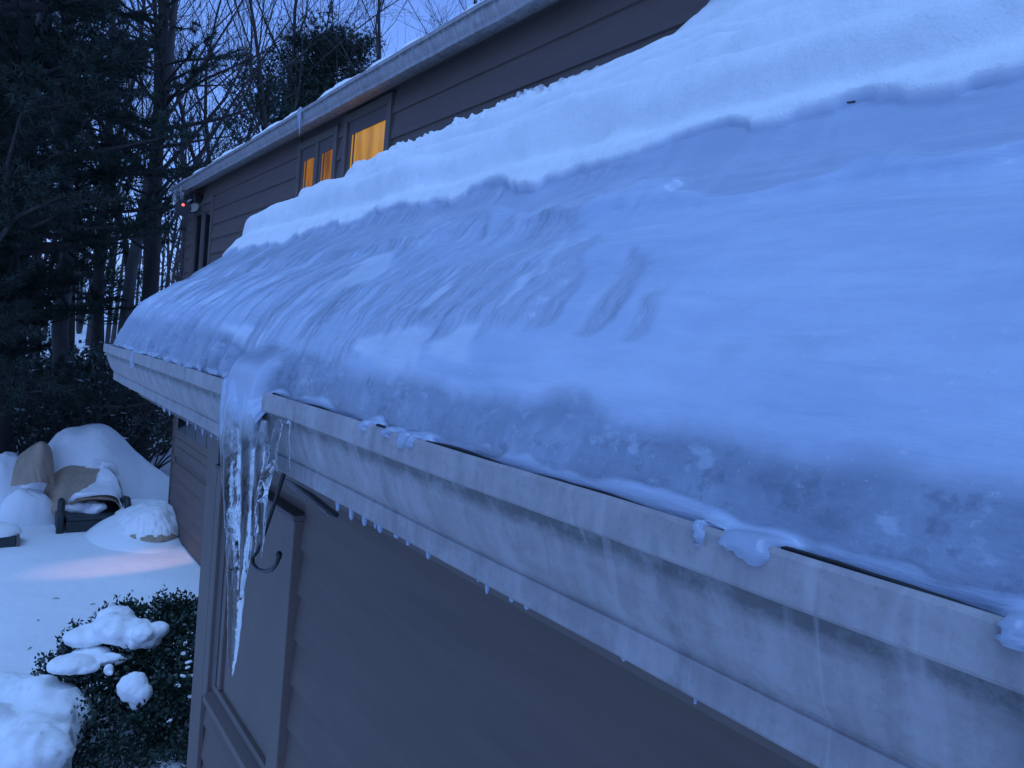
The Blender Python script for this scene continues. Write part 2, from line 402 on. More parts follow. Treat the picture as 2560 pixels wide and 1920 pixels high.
# boarded window
win = MB().box((XW - 0.001, CAS_R1 + 0.001, ZSILL), (XW + 0.0015, CAS_L0 - 0.001, ZHEAD)).build('window', M['trim_paint'], low)
tag(win, label='window closed with a flat painted panel in the low wall')
MB().box((XW - 0.036, CAS_R0, ZSILL - 0.06), (XW, CAS_R1, ZHEAD)).build('casing', M['trim_paint'], win, bevel=0.003)
MB().box((XW - 0.036, CAS_L0, ZSILL - 0.06), (XW, CAS_L1, ZHEAD)).build('casing', M['trim_paint'], win, bevel=0.003)
MB().box((XW - 0.044, CAS_R0 - 0.01, ZHEAD + 0.002), (XW, CAS_L1 + 0.005, ZHEAD + 0.018)).build('head_casing', M['soffit_paint'], win, bevel=0.003)
MB().box((XW - 0.024, CAS_L0 - 0.06, ZSILL + 0.02), (XW - 0.002, CAS_L0 - 0.002, ZHEAD - 0.002)).build('jamb', M['soffit_paint'], win)
MB().box((XW - 0.020, CAS_L0 - 0.10, ZSILL + 0.02), (XW - 0.002, CAS_L0 - 0.063, ZHEAD - 0.002)).build('stop', M['trim_paint'], win, bevel=0.002)
MB().prism_y([(XW - 0.002, ZSILL - 0.055), (XW - 0.048, ZSILL - 0.055), (XW - 0.048, ZSILL - 0.03), (XW - 0.002, ZSILL - 0.012)], CAS_R1 + 0.002, CAS_L0 - 0.002).build('sill', M['trim_paint'], win, bevel=0.002)
MB().box((XW - 0.022, CAS_R1 + 0.002, ZSILL - 0.008), (XW - 0.002, CAS_L0 - 0.002, ZSILL + 0.018)).build('bottom_rail', M['trim_paint'], win, bevel=0.002)
MB().box((XW - 0.009, CAS_R1 + 0.002, ZSILL + 0.02), (XW - 0.002, CAS_L0 - 0.11, ZHEAD - 0.002)).build('panel', M['trim_paint'], win, bevel=0.002)

# roof deck, fascia, soffit
RS = 0.58
zr = lambda x: H - 0.100 + RS * (x - 0.50)
MB().prism_y([(0.495, zr(0.495)), (2.085, zr(2.085)), (2.085, zr(2.085) - 0.12), (0.535, zr(0.535) - 0.06)], Y0, YEND - 0.03).build('roof', M['shingle'], low)
MB().box((0.532, Y0, H - 0.30), (0.556, YEND - 0.02, H - 0.145)).build('fascia', M['trim_paint'], low)
MB().box((0.558, Y0, H - 0.244), (XW + 0.02, YEND - 0.03, H - 0.232)).build('soffit', M['soffit_paint'], low)
# dark hinged soffit flap with pale edges, seen under the gutter
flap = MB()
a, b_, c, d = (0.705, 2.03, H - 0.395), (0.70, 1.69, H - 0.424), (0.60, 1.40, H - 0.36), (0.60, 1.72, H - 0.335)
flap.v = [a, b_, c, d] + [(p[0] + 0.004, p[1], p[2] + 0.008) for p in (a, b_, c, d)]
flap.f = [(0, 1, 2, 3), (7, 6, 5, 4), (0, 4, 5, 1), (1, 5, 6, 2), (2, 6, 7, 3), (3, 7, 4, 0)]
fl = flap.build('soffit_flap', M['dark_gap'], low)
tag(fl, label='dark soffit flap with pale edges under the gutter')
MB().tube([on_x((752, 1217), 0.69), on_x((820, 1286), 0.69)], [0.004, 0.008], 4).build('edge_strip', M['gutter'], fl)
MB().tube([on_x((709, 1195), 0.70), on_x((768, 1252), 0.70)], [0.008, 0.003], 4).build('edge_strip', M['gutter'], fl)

# gutter: K-style section swept along y with slight waviness and grime attribute with painted shade lines
def make_gutter(parent, xl, zl, y0, y1, s=1.0, n=260, wav=0.002, seed=1, name='gutter'):
    pr = [(0.105, 0.0), (0.103, -0.10), (0.058, -0.108), (0.012, -0.006), (0.010, -0.002),  # inside, back to front
          (0.009, 0.002), (0.004, 0.003), (0.0, 0.0), (-0.001, -0.010), (-0.001, -0.026), (0.001, -0.0285), (0.007, -0.0295), (0.0085, -0.034), (0.011, -0.042),
          (0.0145, -0.052), (0.0185, -0.064), (0.0235, -0.078), (0.0285, -0.089), (0.036, -0.098), (0.0405, -0.1030), (0.0405, -0.1045), (0.0388, -0.1060), (0.0388, -0.131), (0.0415, -0.134), (0.12, -0.134), (0.128, -0.130), (0.128, 0.0)]
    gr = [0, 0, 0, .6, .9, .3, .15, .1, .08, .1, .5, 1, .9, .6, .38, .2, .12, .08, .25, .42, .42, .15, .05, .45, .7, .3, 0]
    ys = np.linspace(y0, y1, n); k = len(pr)
    P = np.zeros((n, k, 3)); A = np.zeros((n, k))
    wz = (fbm(ys * 3.0, ys * 0 + seed, seed, 3) - 0.5) * wav * 2; wx = (fbm(ys * 2.2, ys * 0 + 7, seed + 3, 3) - 0.5) * wav * 2
    for i, (x, z_) in enumerate(pr):
        P[:, i, 0] = xl + x * s + wx; P[:, i, 1] = ys; P[:, i, 2] = zl + z_ * s + wz; A[:, i] = gr[i]
    me = grid_mesh(name, P, M['gutter'], {'grime_shade': A})
    me.attributes.new('sharp_edge', 'BOOLEAN', 'EDGE')
    o = child(name, me, parent)
    sm = o.modifiers.new('es', 'EDGE_SPLIT'); sm.split_angle = math.radians(38)
    # end cap
    cap = MB(); cap.v = [(xl + x * s, y1 + 0.001, zl + z_ * s) for x, z_ in pr[7:]]; kk = len(cap.v)
    cap.v += [(xl + x * s, y1 + 0.006, zl + z_ * s) for x, z_ in pr[7:]]
    cap.f = [tuple(range(kk))[::-1], tuple(range(kk, 2 * kk))] + [(i, (i + 1) % kk, kk + (i + 1) % kk, kk + i) for i in range(kk)]
    cap.build('end_cap', M['gutter'], o)
    return o
XL, ZL = 0.40, H - 0.109
make_gutter(low, XL, ZL, Y0, YEND, 1.0)
dirt = MB()
ysd = np.linspace(Y0, YEND - 0.01, 500); rr = 0.0011 + 0.0020 * fbm(ysd * 25, ysd * 0, 4, 3)
dirt.tube([(XL + 0.0135, y, ZL + 0.0005 + 0.0015 * math.sin(y * 31)) for y in ysd], list(rr), 5)
dirt.build('dirt_line', M['dark_gap'], low)

# ------------------------------------------------------------------ ice and snow on the low roof
PROF = np.array([(0.424, -0.130), (0.4145, -0.112), (0.4165, -0.100), (0.425, -0.072), (0.438, -0.040), (0.449, -0.014), (0.466, 0.014), (0.487, 0.044), (0.541, 0.096), (0.609, 0.148), (0.665, 0.183), (0.694, 0.215), (0.753, 0.256),
                 (0.796, 0.287), (0.826, 0.330), (0.852, 0.382), (0.888, 0.426), (1.0, 0.505), (1.19, 0.632), (1.45, 0.80), (1.76, 0.998), (2.0, 1.145), (2.10, 1.215)])
def smooth_profile():
    d = np.r_[0, np.cumsum(np.hypot(*np.diff(PROF, axis=0).T))]
    s = np.linspace(0, d[-1], 3000)
    x = np.interp(s, d, PROF[:, 0]); z_ = np.interp(s, d, PROF[:, 1])
    kx = np.ones(61) / 61
    def sm(a, kk):
        ap = np.r_[2 * a[0] - a[kk // 2:0:-1], a, 2 * a[-1] - a[-2:-kk // 2 - 1:-1]]
        return np.convolve(ap, np.ones(kk) / kk, 'valid')[:len(a)]
    x, z_ = sm(x, 33), sm(z_, 33); x, z_ = sm(x, 21), sm(z_, 21)
    return s, x, z_
S_, PX_, PZ_ = smooth_profile()
SMAX = S_[-1]
ZOX = PZ_ / PX_
def s_of_ratio(q): return float(np.interp(q, ZOX[30:], S_[30:]))
Z10 = lambda pts: [(800 + x / 2.37, 300 + y / 2.37) for x, y in pts]
Z14 = lambda pts: [(1500 + x / 1.843, 600 + y / 1.843) for x, y in pts]
BRIGHT = [Z10([(300, 770), (440, 745), (390, 860), (290, 940), (100, 1000), (-30, 1040), (-10, 990), (120, 890), (180, 830)]),
          Z10([(830, 870), (780, 940), (740, 1000), (640, 1090), (560, 1145), (600, 1060), (700, 960)]),
          Z10([(1290, 890), (1210, 1030), (1130, 1130), (1050, 1150), (1100, 1050), (1200, 950)]),
          Z10([(940, 1190), (880, 1310), (870, 1450), (700, 1410), (700, 1340), (860, 1210)]),
          Z10([(640, 1225), (650, 1290), (530, 1490), (500, 1400), (440, 1475), (200, 1380), (190, 1280), (390, 1240), (430, 1210)]),
          Z10([(1460, 570), (1440, 740), (1340, 900), (1250, 1000), (1330, 860), (1410, 700)]),
          [(560, 815), (650, 800), (640, 860), (590, 920), (555, 900)]]
DARK = [Z10([(1650, 640), (1660, 700), (1560, 800), (1520, 900), (1480, 1000), (1300, 1190), (1180, 1230), (1060, 1210), (1180, 1110), (1300, 930), (1420, 850), (1540, 700)]),
        Z10([(1860, 780), (1910, 850), (1800, 1000), (1750, 1060), (1560, 1250), (1480, 1240), (1590, 1060), (1680, 970), (1750, 860)]),
        Z10([(2060, 1000), (1990, 1100), (1930, 1200), (1850, 1260), (1750, 1240), (1850, 1150), (1900, 1060)]),
        Z14([(560, 430), (660, 430), (600, 530), (500, 570), (520, 500)]), Z14([(905, 440), (985, 440), (940, 540), (880, 600)])]
RIPPLE = [(200, 900), (260, 800), (470, 640), (800, 540), (1180, 440), (1480, 400), (1460, 520), (1400, 660), (1340, 800), (1180, 840), (1000, 860), (860, 900), (640, 900), (560, 1010), (300, 960)]
SNOWLINE = [(480, 655), (560, 632), (640, 610), (800, 572), (884, 542), (990, 516), (1159, 482), (1171, 468), (1340, 455), (1370, 427), (1424, 414), (1602, 376), (1699, 340), (1803, 312), (1867, 325), (1955, 295), (1989, 274), (2145, 219), (2390, 192), (2432, 165), (2560, 127), (2700, 90)]
BANDLINE = [(480, 700), (800, 640), (1000, 585), (1180, 545), (1480, 492), (1660, 486), (1867, 455), (2140, 388), (2330, 362), (2560, 312), (2700, 280)]
CLEARTOP = [(480, 800), (700, 880), (900, 930), (1150, 985), (1400, 1010), (1560, 1040), (1800, 1060), (2000, 1120), (2560, 1180), (2700, 1190)]

_ly = lambda px, py: on_x((px, py), 0.398).y
OVER = [(1.378, 0.080, 0.075, 0.045)] + [(_ly(a, b), w_, d_, w_ * 1.4 + 0.006) for a, b, w_, d_ in ((330, 885, 0.010, 0.050), (905, 1062, 0.005, 0.010), (962, 1088, 0.004, 0.008), (1000, 1105, 0.005, 0.016), (1022, 1119, 0.003, 0.012), (1745, 1312, 0.002, 0.014), (1850, 1358, 0.010, 0.010), (1880, 1368, 0.004, 0.014), (2540, 1565, 0.004, 0.012))]
def make_roof_ice():
    # finer rows where pixels are small; columns along y denser far away from the frame edge
    ns = 430
    t_ = np.linspace(0, 1, ns); s = SMAX * (t_ ** 1.35)
    ny = 1250
    tt = np.linspace(0, 1, ny); ys = Y0 + (YEND - Y0) * (0.35 * tt + 0.65 * (1 - (1 - tt) ** 1.0))
    Sg, Yg = np.meshgrid(s, ys, indexing='ij')
    X = np.interp(Sg, S_, PX_); Z = np.interp(Sg, S_, PZ_)
    tx = np.gradient(PX_, S_); tz = np.gradient(PZ_, S_)
    nx = -np.interp(Sg, S_, tz); nz = np.interp(Sg, S_, tx); nl = np.hypot(nx, nz); nx /= nl; nz /= nl
    P0 = np.stack([X, Yg, Z + H], -1)
    px, dep = project(P0.reshape(-1, 3)); px = px.reshape(X.shape + (2,)); dep = dep.reshape(X.shape)
    vis = dep > 0.15
    u, v = Yg, Sg
    # jagged edges: warp pixel lookups with noise that is stretched down-slope
    wn = (fbm(u * 30, v * 9, 11, 5) - 0.5); wn2 = (fbm(u * 60, v * 22, 23, 4) - 0.5)
    wp = px.copy(); wp[..., 0] += wn * 60 + wn2 * 34; wp[..., 1] += (fbm(u * 24, v * 24, 31, 4) - 0.5) * 26
    flat = wp.reshape(-1, 2)
    def blur(a, r):
        for _ in range(2):
            for ax in (0, 1):
                k = np.ones(r) / r; a = np.apply_along_axis(lambda q: np.convolve(np.pad(q, r // 2, mode='edge'), k, 'valid')[:len(q)], ax, a)
        return a
    def mask(polys): 
        mm = np.zeros(len(flat), bool)
        for p in polys: mm |= in_poly(flat, p)
        return mm.reshape(X.shape) & vis
    mB, mD, mR = mask(BRIGHT), mask(DARK), mask([RIPPLE])
    sl = np.array(SNOWLINE); bl = np.array(BANDLINE); ct = np.array(CLEARTOP)
    pxx = np.where(vis, px[..., 0], 2700); 
    ratio = Z / X
    # ratio of the guide lines for columns in view; constants outside
    def line_ratio(L):
        rr = [ray(p) for p in L]; Y_x = np.array([r[0] / r[1] for r in rr]); q = np.array([r[2] / r[0] for r in rr])
        # position along the roof: y = X(q)/ (x/y)
        xx = np.interp(q, ZOX[30:], PX_[30:]); yy = xx / Y_x
        o = np.argsort(yy); return np.interp(Yg, yy[o], q[o])
    qs, qb, qc = line_ratio(SNOWLINE), line_ratio(BANDLINE), line_ratio(CLEARTOP)
    jag = (fbm(u * 7, v * 8, 41, 4) - 0.5) * 0.085 + (fbm(u * 26, v * 26, 43, 3) - 0.5) * 0.012
    snow = sstep(-0.006, 0.005, ratio + jag * 0.6 - qs)              # fresh snow above its broken edge
    band = sstep(-0.012, 0.012, ratio + jag - qb) * (1 - snow)       # grey ice face under the snow edge, its shade painted in too
    base_n = fbm(u * 26, v * 5, 51, 5)
    near = sstep(1.6, 0.9, Yg)
    stre = sstep(0.40, 0.56, base_n)
    ice = np.where(mR, 0.45 + 0.55 * stre, 0.06 + 0.2 * stre * (1 - near))
    mW = mask(DARK[3:]); ice = np.where(mD, np.where(mW, 0.5, 0.85 + 0.15 * stre), ice); ice = np.where(mB & ~mD, 0.04, ice)
    ice = blur(ice.astype(float), 3)
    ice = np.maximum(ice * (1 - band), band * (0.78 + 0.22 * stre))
    ice *= (1 - snow)
    clear = sstep(0.05, -0.05, ratio + (fbm(u * 11, v * 11, 61, 5) - 0.5) * 0.10 - qc) 
    rim = sstep(s_of_ratio(-0.225), s_of_ratio(-0.245), Sg + (fbm(u * 16, v * 9, 71, 3) - 0.5) * 0.03)
    far = sstep(1.55, 2.1, Yg)
    clear = clear * (1 - rim * 0.9) * (0.55 + 0.45 * fbm(u * 5, v * 5, 77, 4)) * (1 - 0.45 * far)
    ice = np.maximum(ice, clear * 0.8)
    ripple = np.where(mR | (mD & ~mW), 1.0, 0.10) * (1 - snow); ripple = np.where(mB & ~mD, 0.12, ripple); ripple = blur(ripple, 3)
    mott_ = sstep(0.50, 0.60, fbm(u * 7, v * 7, 81, 4)) * sstep(0.5, 1.2, Yg) + sstep(1.5, 2.3, Yg)
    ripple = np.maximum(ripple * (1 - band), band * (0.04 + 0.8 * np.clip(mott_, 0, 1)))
    # displacement along the profile normal
    d = np.zeros_like(X)
    lobes = 0.75 - 1.5 * np.abs(fbm(u * 15 + 0.25 * fbm(u * 3, v * 6, 94, 2), v * 0.9, 91, 2) - 0.5) * 2; furrow = sstep(0.48, 0.68, lobes)                                   # flow lobes running down the slope
    lw = sstep(1.25, 1.9, Yg) * sstep(0.42, 0.10, ratio)
    d -= lobes * 0.032 * lw * sstep(-0.28, -0.2, ratio)
    ice = np.maximum(ice, furrow * lw * 0.9 * (1 - snow)); clear = np.maximum(clear, furrow * lw * 0.85 * sstep(0.2, 0.0, ratio))
    d += (fbm(u * 34, v * 4.5, 95, 4) - 0.5) * 0.012 * ripple + (0.5 - np.abs(fbm(u * 90, v * 26, 97, 3) - 0.5) * 2) * 0.003 * ripple
    d += (fbm(u * 4, v * 4, 99, 3) - 0.5) * 0.02 * sstep(-0.25, 0.0, ratio)      # broad swell
    d += (fbm(u * 2.2, v * 7, 103, 3) - 0.5) * 0.05 * sstep(0.40, 0.5, ratio)    # wind terraces in the snow
    tr = (v * 4.2 + 0.9 * fbm(u * 1.5, v * 2, 107, 3))
    d += 0.095 * (sstep(0.30, 0.75, tr % 1) - (tr % 1)) * snow * sstep(0.41, 0.47, ratio) * sstep(2.1, 1.6, X)
    d += (fbm(u * 12, v * 12, 109, 4) - 0.5) * 0.010 * snow
    d += 0.010 * np.exp(-((ratio + jag - qb + 0.012) / 0.014) ** 2) * (0.4 + 0.9 * fbm(u * 5, v * 5, 131, 3)) * sstep(1.9, 1.2, Yg)
    d += 0.020 * (fbm(u * 2.5, v * 16, 133, 4) - 0.5) * (1 - snow) * sstep(1.8, 1.0, Yg) * sstep(-0.2, 0.02, ratio)
    # chunky crumbs along the crest near the house
    cr = sstep(0.62, 0.8, fbm(u * 22, v * 22, 113, 3)); d += cr * 0.02 * snow * sstep(0.52, 0.565, ratio) * sstep(2.2, 2.6, Yg)
    d += (1 - snow) * -0.006
    d -= 0.005 * band
    # drift piled on the wall
    Zadd = 0.22 * np.exp(-((Yg - 0.9) / 0.85) ** 2) * sstep(1.55, 2.1, X) + 0.10 * sstep(2.0, 1.8, Yg) * sstep(1.8, 2.1, X)
    X2 = X + nx * d; Z2 = Z + nz * d + Zadd
    # ice pours over the gutter lip where the long icicle hangs and in small tongues
    for yc_, hw_, drop, soft in OVER:
        big = hw_ > 0.03
        s1_ = s_of_ratio(-0.04 if big else -0.236); tau = np.clip(1 - Sg / s1_, 0, 1)
        XT, ZT = float(np.interp(s1_, S_, PX_)), float(np.interp(s1_, S_, PZ_)); XO = 0.385 if big else 0.3972
        wob = 0.012 * (fbm(tau * 5, u * 6, 201, 3) - 0.5) if hw_ > 0.03 else 0.012 * (fbm(tau * 4, u * 90, 203, 3) - 0.5)
        wg = 1 - sstep(hw_, hw_ + soft, np.abs(Yg - yc_ + wob))
        if wg.max() <= 0: continue
        dr = drop * (0.15 + 0.85 * wg) * (1 + (0.3 * (fbm(u * 34, u * 0, 205, 2) - 0.5) if hw_ > 0.03 else 0))
        a_ = np.clip(tau / 0.55, 0, 1); b__ = np.clip((tau - 0.55) / 0.45, 0, 1)
        bx = XT + (XO - XT) * a_ - (0.010 if big else 0.002) * np.sin(math.pi * a_) - 0.003 * np.sin(math.pi * b__)
        bz = ZT + (-0.109 + (0.006 if big else 0.0035) - ZT) * a_ ** 1.5 + (0.004 if big else 0.001) * np.sin(math.pi * a_) - dr * b__
        ww = wg * sstep(0, 0.45, tau)
        X2 = X2 * (1 - ww) + bx * ww; Z2 = Z2 * (1 - ww) + bz * ww
        if hw_ > 0.03: clear *= (1 - ww * 0.8); ice = ice * (1 - ww * 0.5); ripple = np.maximum(ripple * (1 - ww), ww * 0.10)
        else: clear = clear * (1 - ww) + 0.30 * ww; ice = ice * (1 - ww) + 0.75 * ww
    # rounded far end
    e = sstep(YEND - 0.07, YEND, Yg); Z2 -= e * e * 0.03
    # never sink through the roof deck
    Z2 = np.maximum(Z2, np.where(X2 > 0.52, (-0.100 + RS * (X2 - 0.50)) + 0.01, -9))
    P = np.stack([X2, Yg + 0 * X2, Z2 + H], -1)
    # close the far end and near end: skirts folded down to the deck
    def skirt(col, dy):
        q = P[:, col].copy(); q[:, 1] += dy; q[:, 2] = np.maximum(H - 0.13, np.minimum(q[:, 2] - 0.01, H - 0.105 + RS * (q[:, 0] - 0.5))); return q[:, None]
    uv = np.stack([u, v, 0 * u], -1)
    P = np.concatenate([P, skirt(-1, -0.02)], 1); pad = lambda a: np.concatenate([a, a[:, -1:]], 1)
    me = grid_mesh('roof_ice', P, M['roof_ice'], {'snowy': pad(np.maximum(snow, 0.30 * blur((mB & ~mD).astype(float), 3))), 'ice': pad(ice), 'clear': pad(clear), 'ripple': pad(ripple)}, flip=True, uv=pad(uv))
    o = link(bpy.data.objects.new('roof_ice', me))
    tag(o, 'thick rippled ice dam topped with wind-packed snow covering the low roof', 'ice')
    return P
ROOFP = make_roof_ice()

# ------------------------------------------------------------------ icicles
def ice_blob(name, strands, label, mat='clear_ice', voxel=0.004, group=None, cat='icicle', remesh=True):
    mb = MB()
    for pts, rad in strands:
        n = max(8, int(sum((Vector(pts[i + 1]) - Vector(pts[i])).length for i in range(len(pts) - 1)) / 0.008))
        ti = np.linspace(0, len(pts) - 1, n); P = np.array([tuple(p) for p in pts]); 
        Q = np.stack([np.interp(ti, range(len(pts)), P[:, c]) for c in range(3)], 1); r = np.interp(ti, range(len(pts)), rad)
        r = r * (1 + 0.22 * (fbm(Q[:, 2] * 60, Q[:, 1] * 3, int(abs(Q[0, 1] * 977)) % 97, 3) - 0.5))
        mb.tube([tuple(q) for q in Q], list(np.maximum(r, 0.0012)), 12)
    o = mb.build(name, M[mat], None, smooth=True)
    if remesh:
        r_ = o.modifiers.new('rm', 'REMESH'); r_.mode = 'VOXEL'; r_.voxel_size = voxel; r_.use_smooth_shade = True
        s_ = o.modifiers.new('sm', 'SMOOTH'); s_.iterations = 4; s_.factor = 0.5
    tag(o, label, cat, group); return o
def I(px, py, x=0.392): return tuple(on_x((px, py), x))
main = [([I(602, 960, 0.402), I(598, 1020, 0.391), I(592, 1100, 0.387), I(590, 1250, 0.387), I(592, 1400, 0.389), I(588, 1530, 0.389), I(581, 1640, 0.390), I(578, 1697, 0.390)], [0.022, 0.026, 0.024, 0.021, 0.017, 0.013, 0.009, 0.0022]),
        ([I(580, 955, 0.402), I(576, 1020, 0.390), I(570, 1100, 0.387), I(574, 1250, 0.388), I(584, 1420, 0.389)], [0.018, 0.019, 0.016, 0.012, 0.008]),
        ([I(633, 975, 0.402), I(629, 1045, 0.391), I(626, 1120, 0.389), I(622, 1260, 0.388), I(612, 1400, 0.389), I(600, 1500, 0.389)], [0.018, 0.019, 0.017, 0.013, 0.009, 0.004]),
        ([I(662, 1050, 0.397), I(655, 1110, 0.395), I(650, 1180, 0.393), I(640, 1260, 0.391), I(632, 1340, 0.390)], [0.006, 0.011, 0.010, 0.009, 0.004]),
        ([I(690, 1150, 0.400), I(668, 1185, 0.396), I(655, 1230, 0.394), I(656, 1290, 0.393), I(655, 1350, 0.393), I(653, 1400, 0.393)], [0.004, 0.010, 0.010, 0.007, 0.004, 0.0015]),
        ([I(640, 1300, 0.392), I(636, 1370, 0.391), I(634, 1390, 0.391)], [0.006, 0.003, 0.0015])]
ic = ice_blob('icicle', main, 'long clear icicle hanging over the gutter lip from the ice dam', 'icicle_ice', voxel=0.003)
drp = [([I(655, 1045, 0.398), I(656, 1080, 0.399), I(672, 1120, 0.40), I(666, 1170, 0.40)], [0.004, 0.003, 0.003, 0.002]),
       ([I(700, 1050, 0.399), I(690, 1090, 0.399), I(684, 1130, 0.400), I(691, 1183, 0.405)], [0.006, 0.007, 0.006, 0.003]),
       ([I(722, 1056, 0.399), I(718, 1090, 0.400), I(722, 1140, 0.405), I(723, 1176, 0.41)], [0.005, 0.0035, 0.0025, 0.003]),
       ([I(700, 1052, 0.3985), I(722, 1056, 0.3985)], [0.004, 0.004])]
ice_blob('icicle', drp, 'cluster of thin frozen trickles on the gutter face beside the long icicle', voxel=0.0025)

def drip(px, py, w, h, x, mat='clear_ice', tip=0.25):
    p = on_x((px, py), x); dd = math.hypot(p.x, p.y); s = dd / 1900 * 1.05
    return [((p.x, p.y, p.z + h * s * 0.35), (p.x, p.y, p.z - h * s * 0.2), (p.x, p.y, p.z - h * s * 0.75), (p.x, p.y, p.z - h * s)), (w * s * 0.55, w * s * 0.5, w * s * 0.42, w * s * tip * 0.5)]
bot = [(846, 1255), (880, 1275), (913, 1290), (940, 1303), (952, 1311), (993, 1333), (1021, 1349), (1072, 1378), (1196, 1440), (1219, 1460), (1280, 1492), (1318, 1511), (1560, 1640), (1740, 1735), (398, 1008), (412, 1015), (425, 1024), (470, 1050), (490, 1060), (508, 1072), (530, 1084), (545, 1092)]
rnd = random.Random(5)
for px_, py_ in bot:
    near_ = px_ > 800
    st = drip(px_, py_ + 3, rnd.uniform(9, 16) if near_ else rnd.uniform(4, 8), rnd.uniform(8, 22) if near_ else rnd.uniform(4, 12), 0.4455)
    ice_blob('drip_bead', [st], 'small frozen bead hanging from the bottom edge of the gutter', 'cloudy_ice', 0.0015, 'frozen beads along the gutter bottom', 'ice', remesh=False)

# black hook hanging under the gutter
hk = empty('plant_hook', on_x((712, 1175), 0.50), 'black metal plant hook hanging beneath the gutter behind the icicle', 'hook')
hp = [on_x(p, 0.50) for p in [(714, 1172), (690, 1246), (662, 1330), (642, 1380), (631, 1393), (632, 1410), (644, 1424), (662, 1429), (680, 1424), (692, 1408), (697, 1392)]]
MB().tube(hp[:4], 0.0042, 8).build('rod', M['black_metal'], hk, smooth=True)
MB().tube(hp[3:], 0.0042, 8).build('hook_end', M['black_metal'], hk, smooth=True)
MB().tube([hp[-1] - Vector((0, 0, .004)), hp[-1] + Vector((0, 0, .005)), hp[-1] + Vector((0, 0, .011))], [0.005, 0.0068, 0.003], 8).build('tip', M['black_metal'], hk, smooth=True)
MB().tube([hp[0], hp[0] + Vector((0.02, 0.0, 0.05))], 0.004, 6).build('hanger', M['black_metal'], hk)

# ------------------------------------------------------------------ tall house
XH, YHC = 2.10, 10.12
house = empty('tall_house', (XH, 5, 0), 'two-storey taupe clapboard house with lit upper windows beyond the snowy roof', 'house')
HT = H + 1.66
MB().box((XH + 0.002, Y0 - 1, 0), (XH + 6, YHC - 0.002, HT)).build('wall', M['upper_siding_paint'], house)
def opening(y0, y1, z0, z1): return (y0, y1, z0, z1)
WINS = [dict(y0=8.95, y1=9.75, z0=H + 0.40, z1=H + 1.36, kind='dark'),
        dict(y0=5.42, y1=6.12, z0=H + 0.55, z1=H + 1.46, kind='pair'),
        dict(y0=4.54, y1=5.18, z0=H + 0.55, z1=H + 1.50, kind='single')]
EXU = 0.161
z = H + 0.6154 - EXU * 6
row = 0
for side in (0,):
    while z < HT - 0.02:
        cuts = [(w_['y0'] - 0.062, w_['y1'] + 0.062) for w_ in WINS if z + EXU > w_['z0'] - 0.06 and z < w_['z1'] + 0.06]
        cuts.sort(); a = Y0 - 1; segs = []
        for c0, c1 in cuts: segs.append((a, c0)); a = c1
        segs.append((a, YHC - 0.001))
        for a, b in segs:
            if b - a > 0.02: clap(MB(), XH, z, EXU, a, b, 0.024, 0.006).build('clapboard', M['upper_siding_paint'], house)
        z += EXU; row += 1
# lower wall rows near the far corner
z = 0.2
while z < H + 0.6154 - EXU * 6 - 0.02:
    hi = min(EXU, H + 0.6154 - EXU * 6 - z - 0.013)
    if z + hi < 1.10: clap(MB(), XH, z, hi, 3.3, YHC - 0.001, 0.020, 0.006).build('clapboard', M['upper_siding_paint'], house)
    else: clap(MB(), XH, z, hi, 10.0, YHC - 0.001, 0.020, 0.006).build('clapboard', M['upper_siding_paint'], house)
    z += EXU
# window band low on the wall (row of square panes)
band_ = MB().box((XH - 0.02, 6.2, 1.10), (XH - 0.002, 9.99, 2.02)).build('garage_door', M['trim_paint'], house)
tag(band_, label='garage door with a row of small dark panes')
yy = 9.90
while yy > 6.6:
    MB().box((XH - 0.024, yy - 0.40, H - 1.33), (XH - 0.021, yy, H - 1.06)).build('pane', M['dark_pane'], band_)
    yy -= 0.50
for zz in (1.14, 1.24, 1.34):
    MB().box((XH - 0.026, 6.25, zz), (XH - 0.021, 9.95, zz + 0.085)).build('door_panel', M['trim_paint'], band_, bevel=0.003)

